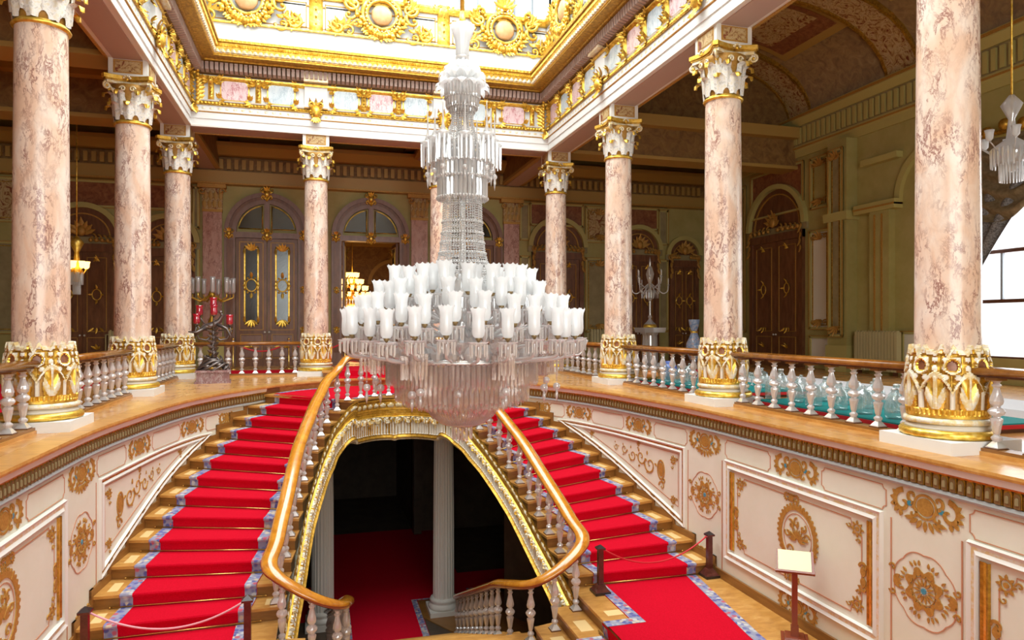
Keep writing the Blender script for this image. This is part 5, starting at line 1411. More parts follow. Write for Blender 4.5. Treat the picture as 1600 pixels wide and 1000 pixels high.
mb = MB(); mb.box(XR-.25, XR, 17.7, 18.5, 0, 5.3, 'green_wall'); mb.box(XR-.35, XR, 17.4, 19.1, 5.3, 5.6, 'olive_trim'); mb.box(XR-.25, XR, 17.4, 18.9, 6.9, 7.1, 'olive_trim'); mb.box(XR-.28, XR, 17.95, 18.0, .9, 5.2, 'gold_paint'); mb.box(XR-.28, XR, 18.25, 18.3, .9, 5.2, 'gold_paint'); mb.box(XR-.37, XR, 17.4, 19.1, 5.42, 5.48, 'gold_paint'); mb.build('trim_pilaster', WRg, kind='structure')
rw(15.6, 17.4, .4, 1.4, 'cream', False)
mb = MB(); band(mb, arch_pts(1.6, 0), arch_pts(1.4, 0), 0, -.15, 'olive_trim'); o = mb.build('trim_arch', WRg, (XR, 16.0, 5.6), 'structure'); o.rotation_euler = (0, 0, -PI/2)
# back room seen through the open door
mb = MB(); mb.box(-3.5, -3.2, 28.8, 41, 0, 8, 'ceiling_brown'); mb.box(7.2, 7.5, 28.8, 41, 0, 8, 'ceiling_brown'); mb.box(-3.5, 7.5, 41, 41.3, 0, 8, 'ceiling_brown'); mb.box(-3.5, 7.5, 28.8, 41.3, 8, 8.2, 'ceiling_brown')
for x in (0.2, 4.2): band(mb, [(x+q[0], q[1]) for q in arch_pts(1.5, 4)], [(x+q[0], q[1]) for q in arch_pts(1.3, 4)], 41, 40.85, 'ceiling_trim')
mb.box(-3.5, 7.5, 40.8, 41, 6.2, 6.6, 'ceiling_trim'); S(mb, 'wall_back_room')
mb = MB(); mb.box(-3.5, 7.5, 28.8, 41, -.2, 0, 'wood_riser'); S(mb, 'floor_back_room')
# window and curtain at the right
w9 = thing('window_9', None, None, (XR+.15, 11.35, .7), kind='structure')
mb = MB()
for y in (-3.8, -1.9, 0, 1.9, 3.8): mb.box(-.08, .08, y-.07, y+.07, 0, 5.9, 'iron_grey')
for z in (0, 1.55, 2.9, 5.9): mb.box(-.09, .09, -3.85, 3.85, z-.05, z+.05, 'wood_dark')
for y in (-2.9, -.95, .95, 2.9): mb.box(-.04, .04, y-.03, y+.03, 1.55, 2.9, 'iron_grey')
mb.build('window_frame', w9)
mb = MB(); mb.box(-.01, .01, -3.8, 3.8, 0, 5.9, 'pane'); mb.build('pane', w9)
w8 = thing('window_8', None, None, (XA, -6.45, .8), kind='structure')
mb = MB()
for i in range(9): x = -6+12*i/8; mb.box(x-.06, x+.06, -.08, .08, 0, 7.2, 'iron_grey')
for z in (0, 2.4, 4.8, 7.2): mb.box(-6, 6, -.07, .07, z-.05, z+.05, 'iron_grey')
mb.build('window_frame', w8); mb = MB(); mb.box(-6, 6, -.01, .01, 0, 7.2, 'pane'); mb.build('pane', w8)
cu = thing('window_curtain', 'olive swagged curtain with dark lace drape beside the bright right window', 'curtain', (XR-.2, 14.6, 0))
mb = MB(); nu, nv = 60, 26; vs = []
for i in range(nu+1):
    for j in range(nv+1):
        u = i/nu; v = j/nv; y = 1.0-6.2*u; sag = 1.3*math.sin(PI*((u*2) % 1)); z = 6.6-(.25+1.1*abs(sin(PI*u*2))+.9)*v
        vs.append((-.12-.10*sin(10*PI*v+3*sin(2*PI*u*2)), y, z))
mb.add(vs, [(i*(nv+1)+j, i*(nv+1)+j+1, (i+1)*(nv+1)+j+1, (i+1)*(nv+1)+j) for i in range(nu) for j in range(nv)], 'curtain_olive', True); mb.build('swag', cu)
mb = MB(); vs = []; nu, nv = 40, 24
for i in range(nu+1):
    for j in range(nv+1):
        u = i/nu; v = j/nv; w0 = 2.4*(1-v)**1.3+.35; y = 1.1-w0*u; z = 5.3-3.9*v; vs.append((-.08*sin(u*26)-.05, y, z))
mb.add(vs, [(i*(nv+1)+j, i*(nv+1)+j+1, (i+1)*(nv+1)+j+1, (i+1)*(nv+1)+j) for i in range(nu) for j in range(nv)], 'curtain_lace', True); mb.build('drape', cu)
mb = MB(); mb.tube([(-.2, 1.2, 6.7), (-.2, -5.4, 6.7)], .07, 8, 'gold_dark')
for k in range(12): blob(mb, (-.25, .6-.5*k, 6.75+.1*(k % 2)), .17, 'gold_dark', 7)
mb.build('pelmet', cu)

# ------------------------------------------------------------------ ground floor columns
def fluted(x, y, label):
    t = thing('fluted_column', label, 'column', (x, y, GF), 0, 'white fluted columns on the dark ground floor')
    mb = MB(); mb.box(-.46, .46, -.46, .46, 0, .16, 'moulding_white'); mb.lathe([(.0, .16), (.44, .16), (.45, .24), (.40, .30), (.37, .33), (.41, .38), (.38, .44), (.32, .46)], (0, 0, 0), 32, 'moulding_white'); mb.build('base', t)
    mb = MB(); mb.lathe([(.31, .44), (.30, 3), (.275, 5.55)], (0, 0, 0), 96, 'moulding_white', False, lambda a, z: 1-.07*max(0, cos(20*a))**.5 if cos(20*a) > 0 else 1, capm=False); mb.build('shaft', t)
    mb = MB(); mb.lathe([(.28, 5.5), (.33, 5.55), (.30, 5.6), (.34, 5.75), (.42, 5.85)], (0, 0, 0), 32, 'moulding_white'); mb.box(-.44, .44, -.44, .44, 5.85, 6.1, 'moulding_white'); mb.build('capital', t)
fluted(3.47, 19.7, 'white fluted column under the bridge on the right of the archway')
fluted(.07, 19.7, 'white fluted column under the bridge on the left of the archway')
dm = thing('door_12', None, None, (XC, 27.6, GF), kind='structure')
mb = MB()
for s_ in (-1, 1): mb.box(min(s_*1.75, s_*2.05), max(s_*1.75, s_*2.05), -.15, 0, 0, 4.6, 'wood_dark')
mb.box(-2.05, 2.05, -.15, 0, 4.45, 4.75, 'wood_dark'); mb.build('door_frame', dm)

# ------------------------------------------------------------------ the great crystal chandelier
CHX, CHY = 1.88, 9.2
def zz(y, d=9.36): return 1.6+(508-y)*d/1067
ch = thing('chandelier', 'huge white crystal chandelier hanging in the middle of the stair hall', 'chandelier', (CHX, CHY, 0))
mb = MB(); mb.tube([(0, 0, 5.62), (0, 0, 13.8)], .03, 10, 'gold'); mb.lathe([(.03, 5.6), (.07, 5.63), (.05, 5.75), (.03, 5.9)], (0, 0, 0), 12, 'gold'); mb.build('ceiling_rod', ch)
def prism_ring(r, z0, z1, n, w_, m='crystal', r1=None, name='prism_ring'):
    mb = MB(); r1 = r if r1 is None else r1
    for i in range(n):
        a = 2*PI*(i+.5*(rnd.random()-.5)*.3)/n; c, s_ = cos(a), sin(a); l0 = z0-(.012*(i % 2))
        def P(rr, t, z): return (rr*c-t*s_, rr*s_+t*c, z)
        v = []
        for z, k, rr in ((z1, .3, r1), (z1-.03, 1, r1), (l0+.04, 1, r), (l0, .15, r)):
            v += [P(rr+.4*w_*k, 0, z), P(rr, w_*.5*k, z), P(rr-.4*w_*k, 0, z), P(rr, -w_*.5*k, z)]
        mb.add(v, [(j*4+q, j*4+(q+1) % 4, j*4+4+(q+1) % 4, j*4+4+q) for j in range(3) for q in range(4)], m)
    return mb.build(name, ch, kind=None)
def bead_ring(r, z, b, m='crystal', name='bead_ring', n=None):
    mb = MB(); n = n or int(2*PI*r/(2.1*b))
    for i in range(n): a = 2*PI*i/n; blob(mb, (r*cos(a), r*sin(a), z), b, m, 6)
    return mb.build(name, ch)
def petal_crown(z, r0, r1, h, n, m='crystal', droop=.5, name='leaf_crown'):
    mb = MB()
    for i in range(n):
        a = 2*PI*i/n; vs = []; k = 8
        for j in range(k+1):
            t = j/k; rr = r0+(r1-r0)*sin(t*PI/2); z_ = z+h*(sin(t*PI*.62)-droop*t*t); w_ = .9*r1*PI/n*sin(PI*(t*.85+.12))
            for q in (-1, 0, 1): vs.append((rr*cos(a)-q*w_*sin(a), rr*sin(a)+q*w_*cos(a), z_+(0.02 if q == 0 else 0)))
        mb.add(vs, [(j*3+q, j*3+q+1, j*3+4+q, j*3+3+q) for j in range(k) for q in range(2)], m)
    return mb.build(name, ch)
# top vase, neck and leaf crown
mb = MB(); mb.lathe([(.06, 5.26), (.09, 5.30), (.085, 5.36), (.10, 5.5), (.14, 5.62), (.17, 5.70), (.15, 5.70), (.09, 5.55), (.07, 5.4)], (0, 0, 0), 32, 'frosted', True, lambda a, z: 1+.07*cos(12*a)); mb.build('top_vase', ch)
mb = MB(); blob(mb, (0, 0, 5.24), .10, 'crystal', 14); mb.lathe([(.05, 5.1), (.11, 5.16), (.05, 5.2)], (0, 0, 0), 20, 'crystal'); mb.build('neck_ball', ch)
petal_crown(4.86, .05, .33, .26, 12, 'frosted', .75); petal_crown(4.93, .03, .26, .26, 10, 'frosted', .5); petal_crown(4.80, .10, .38, .14, 14, 'frosted', 1.)
petal_crown(5.02, .03, .18, .2, 9, 'frosted', .4)
prism_ring(.235, 4.70, 4.92, 30, .04); prism_ring(.215, 4.57, 4.78, 28, .04); prism_ring(.17, 4.50, 4.7, 24, .035)
bead_ring(.235, 4.70, .016); bead_ring(.205, 4.57, .016)
# beaded stem
def bead_net(prof, n, b, m='crystal', name='bead_net', step=.034):
    mb = MB(); 
    L_ = sum(math.dist(prof[i], prof[i+1]) for i in range(len(prof)-1)); k = int(L_/step); acc = []
    for q in range(k+1):
        d = L_*q/k; i = 0
        while i < len(prof)-2 and d > math.dist(prof[i], prof[i+1]): d -= math.dist(prof[i], prof[i+1]); i += 1
        t = d/math.dist(prof[i], prof[i+1]); acc.append((prof[i][0]+(prof[i+1][0]-prof[i][0])*t, prof[i][1]+(prof[i+1][1]-prof[i][1])*t))
    for i in range(n):
        a = 2*PI*i/n
        for (r, z) in acc:
            c = (r*cos(a), r*sin(a), z); v = [(c[0]+b, c[1], c[2]), (c[0], c[1]+b, c[2]), (c[0]-b, c[1], c[2]), (c[0], c[1]-b, c[2]), (c[0], c[1], c[2]+b*1.1), (c[0], c[1], c[2]-b*1.1)]
            mb.add(v, [(0, 1, 4), (1, 2, 4), (2, 3, 4), (3, 0, 4), (1, 0, 5), (2, 1, 5), (3, 2, 5), (0, 3, 5)], m)
    return mb.build(name, ch, kind='stuff')
bead_net([(.15, 4.66), (.14, 4.4), (.20, 4.12)], 26, .014, 'crystal', step=.03)
bead_net([(.08, 4.66), (.07, 4.3), (.1, 4.1)], 12, .014, 'crystal', step=.03)
# upper tier of arms with spiked finials
mb = MB(); mb.lathe([(.05, 3.95), (.14, 4.0), (.2, 4.08), (.12, 4.16), (.05, 4.2)], (0, 0, 0), 24, 'crystal', True, lambda a, z: 1+.08*cos(10*a)); mb.build('upper_hub', ch)
mbs = MB()
for i in range(10):
    a = 2*PI*i/10+.2; r = .49 if i % 2 == 0 else .40; c, s_ = cos(a), sin(a)
    mb = MB(); mb.tube([(q*c, q*s_, z) for q, z in ((.08, 4.1), (.2, 4.02), (r-.1, 3.98), (r, 4.06))], .018, 8, 'crystal')
    mb.lathe([(.02, 4.06), (.085, 4.10), (.10, 4.13), (.03, 4.10)], (r*c, r*s_, 0), 14, 'crystal', True, lambda q, z: 1+.1*cos(8*q))
    mb.lathe([(.035, 4.12), (.045, 4.16), (.02, 4.22), (.012, 4.3), (.008, 4.5), (0, 4.58)], (r*c, r*s_, 0), 8, 'crystal')
    for k in range(8):
        b = 2*PI*k/8; x, y = r*c+.085*cos(b), r*s_+.085*sin(b); mb.frust(x, y, 3.78, 4.09, .009, .014, 'crystal')
    mb.tube([(r*c, r*s_, 4.04), (r*c, r*s_, 3.72)], .012, 6, 'crystal'); blob(mb, (r*c, r*s_, 3.68), .04, 'crystal'); mb.lathe([(0, 3.48), (.02, 3.6), (.012, 3.65)], (r*c, r*s_, 0), 8, 'crystal')
    mb.build('upper_arm', ch)
prism_ring(.40, 3.78, 4.04, 40, .04); bead_ring(.41, 3.80, .018)
prism_ring(.37, 3.58, 3.82, 38, .045); bead_ring(.38, 3.60, .02)
prism_ring(.33, 3.30, 3.60, 34, .045); bead_ring(.345, 3.33, .02); prism_ring(.29, 3.3, 3.55, 26, .04)
prism_ring(.20, 3.5, 4.0, 20, .05)
# bead cone
bead_net([(.26, 3.34), (.27, 2.95), (.31, 2.6), (.42, 2.2)], 46, .0125, 'crystal', step=.031)
bead_net([(.17, 3.34), (.19, 2.9), (.24, 2.3)], 22, .0125, 'crystal', step=.036)
for z, r in ((3.0, .275), (2.85, .285), (2.72, .30), (2.58, .32), (2.45, .345), (2.32, .38)): bead_ring(r, z, .017)
mb = MB(); mb.lathe([(.04, 2.2), (.05, 3.3)], (0, 0, 0), 12, 'silver'); mb.build('stem', ch)
# glass shades
def shade_mesh():
    mb = MB(); p = [(.028, 0), (.05, .012), (.066, .04), (.072, .09), (.070, .17), (.068, .24), (.074, .30), (.095, .355)]
    seg = 24; vs = []; n = len(p)
    for j in range(seg):
        a = 2*PI*j/seg
        for i, (r, z) in enumerate(p):
            if i == n-1: z += .014*cos(8*a); 
            vs.append((r*cos(a), r*sin(a), z))
    mb.add(vs, [(j*n+i, ((j+1) % seg)*n+i, ((j+1) % seg)*n+i+1, j*n+i+1) for j in range(seg) for i in range(n-1)], 'frosted', True)
    mb.lathe([(.0, .0), (.026, .01), (.026, .17), (.012, .19), (0, .2)], (0, 0, 0), 10, 'white_plaster')
    return proto(mb, 'glass_shade')
def cup_mesh():
    mb = MB(); mb.lathe([(.006, -.055), (.03, -.02), (.036, .0), (.034, .006)], (0, 0, 0), 12, 'bronze_warm')
    return proto(mb, 'candle_cup')
def pan_mesh():
    mb = MB(); mb.lathe([(.01, -.10), (.05, -.085), (.105, -.055), (.115, -.045), (.05, -.06), (.012, -.07)], (0, 0, 0), 24, 'crystal', False, lambda a, z: 1+.09*cos(12*a))
    for k in range(12): b = 2*PI*k/12; mb.frust(.10*cos(b), .10*sin(b), -.20-.02*(k % 2), -.07, .006, .011, 'crystal')
    return proto(mb, 'drip_pan')
SH, CU, PA = shade_mesh(), cup_mesh(), pan_mesh()
TIERS = [(.50, 2.05, 9, 1.0), (.90, 2.02, 19, 1.0), (1.08, 1.83, 20, 1.0), (1.36, 1.63, 24, 1.0), (1.53, 1.46, 26, .98)]
for ti, (r, z, n, s_) in enumerate(TIERS):
    for i in range(n):
        a = 2*PI*(i+.5*(ti % 2))/n+.13*ti; rr = r+.04*sin(i*2.3); x, y = rr*cos(a), rr*sin(a); zb = z+.02*sin(i*1.7)
        o = inst(SH, 'glass_shade', ch, (x, y, zb), (0, 0, rnd.random()*3), (s_*1.06, s_*1.06, s_)); inst(CU, 'candle_cup', o)
        inst(PA, 'drip_pan', ch, (x, y, zb))
        mb = MB(); r0 = .22 if ti < 3 else .35; zz0 = z-.28 if ti < 3 else 1.22
        pts = [(q*cos(a), q*sin(a), w_) for q, w_ in ((r0, zz0), (r0+(rr-r0)*.35, zz0-.10), (r0+(rr-r0)*.7, zb-.30), (rr-.05, zb-.26), (rr+.0, zb-.18), (rr, zb-.07))]
        mb.tube([tuple(v) for v in crom(pts, 4)], .020, 6, 'crystal'); mb.build('arm', ch)
for a, r0_, z_ in ((-.22, 1.60, 1.47),):
    x, y = r0_*cos(a), r0_*sin(a); o = inst(SH, 'glass_shade', ch, (x, y, z_)); inst(CU, 'candle_cup', o); inst(PA, 'drip_pan', ch, (x, y, z_))
    mb = MB(); mb.tube([tuple(v) for v in crom([(q*cos(a), q*sin(a), w_) for q, w_ in ((.35, 1.22), (.9, 1.12), (1.4, 1.2), (1.62, 1.2), (1.72, 1.4))], 4)], .02, 6, 'crystal'); mb.build('arm', ch)
# hub and rings carrying the arms
mb = MB(); mb.lathe([(.10, 1.0), (.30, 1.08), (.40, 1.2), (.30, 1.34), (.18, 1.5), (.16, 1.7), (.24, 1.85), (.14, 2.0), (.10, 2.3)], (0, 0, 0), 40, 'crystal', True, lambda a, z: 1+.05*cos(16*a)); mb.build('hub', ch)
for r, n in ((.70, 26), (.98, 30)):
    mb = MB()
    for i in range(n): a = 2*PI*i/n; mb.lathe([(.02, 1.13), (.062, 1.18), (.07, 1.24), (.045, 1.30), (.02, 1.33)], (r*cos(a), r*sin(a), 0), 10, 'crystal', False, lambda q, z: 1+.12*cos(6*q))
    mb.tube([(r*cos(2*PI*i/48), r*sin(2*PI*i/48), 1.15) for i in range(49)], .018, 6, 'silver'); mb.build('glass_bosses', ch)
for i in range(12):
    a = 2*PI*(i+.5)/12; r = 1.12 if i % 2 else .86; x, y = r*cos(a), r*sin(a)
    mb = MB(); mb.lathe([(.04, 1.20), (.12, 1.24), (.16, 1.33), (.17, 1.38), (.15, 1.38), (.1, 1.28)], (x, y, 0), 24, 'crystal_pink', False, lambda q, z: 1+.05*cos(16*q)); mb.build('glass_bowl', ch)
    mb = MB()
    for k in range(14): b = 2*PI*k/14; mb.frust(x+.13*cos(b), y+.13*sin(b), .93, 1.22, .011, .016, 'crystal_pink')
    mb.build('bowl_prisms', ch)
    mb = MB(); mb.tube([(x, y, 1.2), (x, y, .80)], .012, 6, 'crystal_pink'); blob(mb, (x, y, .74), .055, 'crystal', 10); mb.lathe([(0, .52), (.026, .62), (.014, .70)], (x, y, 0), 8, 'crystal'); mb.build('drop_pendant', ch)
for i in range(8):
    a = 2*PI*i/8+.2; r = 1.33; x, y = r*cos(a), r*sin(a); mb = MB()
    for k in range(10): b = 2*PI*k/10; mb.frust(x+.08*cos(b), y+.08*sin(b), 1.0, 1.26, .009, .013, 'crystal_pink')
    mb.tube([(x, y, 1.28), (x, y, .86)], .011, 6, 'crystal_pink'); blob(mb, (x, y, .80), .05, 'crystal', 9); mb.lathe([(0, .58), (.022, .68), (.012, .76)], (x, y, 0), 8, 'crystal'); mb.build('drop_pendant', ch)
# skirts of long prisms
prism_ring(1.02, .80, 1.12, 96, .05, 'crystal_pink'); prism_ring(.90, .58, 1.12, 84, .055, 'crystal_pink'); prism_ring(.76, .50, 1.0, 70, .055, 'crystal_pink')
prism_ring(.60, .46, .95, 50, .055, 'crystal_pink')
mb = MB(); mb.tube([(1.0*cos(2*PI*i/60), 1.0*sin(2*PI*i/60), 1.125) for i in range(61)], .02, 6, 'silver'); mb.build('skirt_ring', ch)
bead_net([(.52, .62), (.50, .48), (.42, .36), (.28, .26), (.10, .22)], 70, .013, 'crystal_pink', 'bead_bowl', .027)
mb = MB(); mb.lathe([(.05, .24), (.27, .28), (.40, .38), (.48, .50), (.50, .62)], (0, 0, 0), 40, 'crystal_pink'); mb.build('glass_dish', ch)
prism_ring(.13, .03, .24, 14, .035, 'crystal_pink'); prism_ring(.07, .0, .22, 7, .03, 'crystal_pink')

# ------------------------------------------------------------------ barrier posts, rope, sign stand
def post_mesh():
    mb = MB(); mb.frust(0, 0, 0, .05, .15, .15, 'steel_black'); mb.frust(0, 0, .05, .10, .14, .10, 'mahogany_dark'); mb.frust(0, 0, .10, .17, .10, .06, 'mahogany_dark'); a = proto(mb, 'post_base')
    mb = MB(); mb.frust(0, 0, .17, .80, .048, .046, 'mahogany_dark'); b = proto(mb, 'post_shaft')
    mb = MB(); mb.frust(0, 0, .80, .83, .075, .078, 'mahogany_dark'); mb.frust(0, 0, .83, .89, .078, .004, 'steel_black'); c = proto(mb, 'post_cap'); return a, b, c
noisy('mahogany_dark', [(.3, (.07, .018, .012)), (.7, (.14, .035, .025))], 6, 4, .22)
PM = post_mesh()
def post(x, y, z, label, k=1.):
    t = thing('barrier_post', label, 'barrier post', (x, y, z)); t.scale = (k, k, k)
    for m, n in zip(PM, ('base', 'shaft', 'cap')): inst(m, n, t)
def rope_(name, a, b, sag, label, m='rope_red', r=.014):
    a, b = Vector(a), Vector(b); mb = MB(); pts = []
    for i in range(25): t = i/24; p = a.lerp(b, t); p.z -= sag*4*t*(1-t); pts.append(tuple(p-a))
    mb.tube(pts, r, 7, m)
    blob(mb, (0, 0, 0), r*1.7, 'silver'); blob(mb, tuple(b-a), r*1.7, 'silver'); return mb.build(name, None, tuple(a), None, label, 'rope')
P_ = [(4.72, 11.08, ZL), (6.98, 11.25, ZL)]
post(*P_[0], 'black barrier post at the inner edge of the right landing', .95); post(*P_[1], 'dark barrier post standing against the right cream wall', .95)
rope_('barrier_rope', (P_[0][0]+.05, P_[0][1], ZL+.76), (P_[1][0]-.05, P_[1][1], ZL+.76), .36, 'red rope slung across the foot of the right stair flight')
Q_ = [(-3.05, 10.42, ZL+.0), (-.98, 10.25, ZL+.0)]
post(Q_[0][0], Q_[0][1], ZL, 'dark barrier post at the wall side of the left stair', 1.0)
post(Q_[1][0], Q_[1][1], ZL, 'dark barrier post beside the curl of the left handrail', 1.0)
rope_('barrier_rope', (Q_[0][0]+.05, Q_[0][1], ZL+.80), (Q_[1][0]-.05, Q_[1][1], ZL+.80), .30, 'pale pink rope slung across the foot of the left stair flight', 'rope_pink')
st = thing('sign_stand', 'wooden stand with a tilted blank cream board by the right wall', 'sign stand', (6.78, 8.62, ZL), -.62)
mb = MB(); mb.frust(0, 0, 0, .04, .19, .19, 'mahogany'); mb.frust(0, 0, .04, .08, .15, .13, 'mahogany'); mb.build('base', st)
mb = MB(); mb.box(-.04, .04, -.04, .04, .08, 1.12, 'mahogany'); mb.box(-.055, .055, -.055, .055, .08, .22, 'mahogany'); mb.build('pole', st)
mb = MB(); c, s_ = cos(.75), sin(.75)
def tb(x0, x1, v0, v1, w0, w1, m):
    vs = [(x, v*c-w_*-s_*-1, 1.18+v*s_+w_*c) for w_ in (w0, w1) for x, v in ((x0, v0), (x1, v0), (x1, v1), (x0, v1))]
    mb.add(vs, [(0, 3, 2, 1), (4, 5, 6, 7), (0, 1, 5, 4), (1, 2, 6, 5), (2, 3, 7, 6), (3, 0, 4, 7)], m)
tb(-.25, .25, -.17, .17, -.02, 0, 'mahogany'); tb(-.27, .27, -.20, -.17, -.02, .035, 'mahogany'); tb(.23, .26, -.17, .17, -.02, .02, 'mahogany'); mb.build('board_tray', st)
mb = MB(); tb(-.23, .225, -.165, .16, .002, .018, 'paper_cream'); mb.build('board', st)

# ------------------------------------------------------------------ candelabra, vases and other things of the gallery
def red_candelabrum(x, y, rz, label):
    t = thing('candelabrum', label, 'candelabrum', (x, y, 0), rz, 'red glass candelabra at the ends of the bridge')
    mb = MB(); mb.frust(0, 0, 0, .06, .46, .46, 'plinth_red_marble', .34, .34); mb.frust(0, 0, .06, .30, .42, .42, 'plinth_red_marble', .30, .30); mb.frust(0, 0, .30, .36, .46, .44, 'plinth_red_marble', .34, .32); mb.build('plinth', t)
    mb = MB()
    for k in range(7):
        a0 = k*.9; pts = []
        for i in range(15): t_ = i/14; a = a0+t_*3.4; r = .36*(1-t_*.55)+.03*sin(8*t_); pts.append((r*cos(a)*1.15, r*sin(a)*.85, .38+.34*t_**1.2+.05*sin(9*t_+k)))
        mb.tube(pts, [.05*(1-.5*abs(2*i/14-1)) for i in range(15)], 7, 'bronze')
    for k in range(6): a = k*1.05; blob(mb, (.3*cos(a), .24*sin(a), .42+.04*(k % 3)), .10, 'bronze', 8, .08, .06)
    mb.build('coiled_base', t)
    mb = MB(); mb.tube([(0, 0, .6), (.03, 0, .8), (-.02, .02, 1.0), (.02, 0, 1.2), (0, 0, 1.42), (.03, 0, 1.6)], [.09, .075, .07, .06, .055, .04], 9, 'bronze')
    for k in range(12): leafy(mb, .0, .75+.07*k, .18, .05, PI/2+(1 if k % 2 else -1)*1.0, -.02, 'bronze')
    mb.build('stem', t)
    # dragon-like body with spread limbs
    mb = MB(); mb.tube([(-.45, 0, 1.30), (-.36, -.02, 1.42), (-.2, -.04, 1.55), (0, 0, 1.60), (.16, 0, 1.72), (.24, -.05, 1.88), (.18, -.08, 1.95)], [.02, .05, .085, .10, .07, .05, .03], 8, 'bronze')
    mb.tube([(-.2, -.1, 1.52), (-.42, -.2, 1.40), (-.62, -.2, 1.42)], [.05, .03, .015], 7, 'bronze'); mb.tube([(.1, -.05, 1.62), (.35, -.1, 1.50), (.45, -.1, 1.30), (.4, -.1, 1.2)], [.05, .04, .03, .015], 7, 'bronze'); blob(mb, (.19, -.08, 1.96), .06, 'bronze', 8, .05, .045)
    for q in (-1, 1): mb.tube([(0, 0, 1.3), (q*.18, .02, 1.18), (q*.36, .0, 1.22), (q*.46, 0, 1.42), (q*.42, 0, 1.58)], [.035, .03, .028, .024, .02], 7, 'bronze')
    mb.build('dragon_body', t)
    for (u, v, h) in ((-.42, 0, 1.62), (.42, 0, 1.60), (-.36, .18, 1.86), (.02, -.10, 1.86), (.0, .1, 2.08)):
        mb = MB(); mb.tube([(u*.3, v, 1.45), (u*.8, v, h-.14), (u, v, h)], .018, 6, 'bronze'); mb.lathe([(.02, h-.02), (.07, h), (.075, h+.015), (.02, h+.015)], (u, v, 0), 14, 'bronze'); mb.build('arm', t)
        mb = MB(); mb.lathe([(.03, h+.01), (.075, h+.03), (.088, h+.10), (.078, h+.2), (.082, h+.25), (.10, h+.29), (.092, h+.29), (.072, h+.2)], (u, v, 0), 20, 'ruby_glass', True, lambda a, z: 1+.04*cos(10*a)); mb.build('glass_shade', t)
        mb = MB(); mb.lathe([(.0, h), (.018, h+.01), (.018, h+.14), (0, h+.16)], (u, v, 0), 8, 'white_plaster'); mb.build('candle', t)
    return t
red_candelabrum(-2.86, 20.55, .1, 'bronze dragon candelabrum with red glass shades beside the back left column')
red_candelabrum(6.55, 21.0, -.1, 'bronze candelabrum on a red plinth half hidden behind the chandelier skirt')
def crystal_candelabrum(x, y):
    t = thing('candelabrum', 'tall crystal candelabrum with curved arms on a fluted crystal pedestal', 'candelabrum', (x, y, 0))
    mb = MB(); mb.frust(0, 0, 0, .15, .52, .52, 'crystal'); mb.lathe([(.38, .15), (.40, .3), (.36, 1.55), (.44, 1.7)], (0, 0, 0), 40, 'crystal', False, lambda a, z: 1+.05*cos(16*a)); mb.frust(0, 0, 1.7, 1.95, .56, .60, 'crystal'); mb.build('pedestal', t)
    mb = MB(); mb.lathe([(.38, 1.95), (.36, 2.02), (.32, 2.12)], (0, 0, 0), 8, 'gold'); mb.build('foot', t)
    mb = MB(); mb.lathe([(.3, 2.12), (.16, 2.25), (.06, 2.4), (.10, 2.5), (.05, 2.6), (.05, 3.3), (.10, 3.4), (.22, 3.5), (.26, 3.75), (.10, 3.9), (.07, 4.2), (.16, 4.5), (.20, 4.7), (.12, 5.0), (.05, 5.1), (.05, 5.3), (0, 5.6)], (0, 0, 0), 24, 'crystal', False, lambda a, z: 1+.07*cos(8*a)); mb.build('stem', t)
    for i in range(12):
        a = 2*PI*i/12; r = .92 if i % 2 else .66; zt = 4.25 if i % 2 else 4.7; c, s_ = cos(a), sin(a)
        mb = MB(); mb.tube([tuple(v) for v in crom([(q*c, q*s_, z) for q, z in ((.08, 4.2), (r*.35, 3.98), (r*.7, zt-.55), (r*.95, zt-.45), (r, zt-.15))], 4)], .03, 6, 'crystal'); mb.lathe([(.02, zt-.16), (.08, zt-.12), (.03, zt-.1)], (r*c, r*s_, 0), 10, 'crystal'); mb.build('arm', t)
        mb = MB(); mb.lathe([(.024, zt-.12), (.024, zt+.2), (0, zt+.23)], (r*c, r*s_, 0), 8, 'white_plaster'); mb.build('candle', t)
    mb = MB()
    for i in range(20): a = 2*PI*i/20; mb.frust(.42*cos(a), .42*sin(a), 3.45, 3.85, .008, .014, 'crystal')
    mb.build('prisms', t); t.scale = (.77, .77, .77)
crystal_candelabrum(12.55, 24.5)
v = thing('floor_vase', 'tall blue painted porcelain vase behind the right balustrade', 'vase', (13.15, 22.2, 0))
mb = MB(); mb.frust(0, 0, 0, .35, .42, .40, 'wood_dark'); mb.build('stand', v)
mb = MB(); mb.lathe([(.14, .35), (.2, .4), (.3, .65), (.38, .95), (.36, 1.2), (.24, 1.45), (.15, 1.7), (.14, 1.8), (.22, 2.05), (.26, 2.3), (.24, 2.32), (.12, 1.85)], (0, 0, 0), 36, 'vase_blue'); mb.build('body', v)
mb = MB(); mb.lathe([(.16, 1.68), (.175, 1.72), (.16, 1.78)], (0, 0, 0), 24, 'gold'); mb.build('gilt_collar', v); v.scale = (.78, .78, .78)
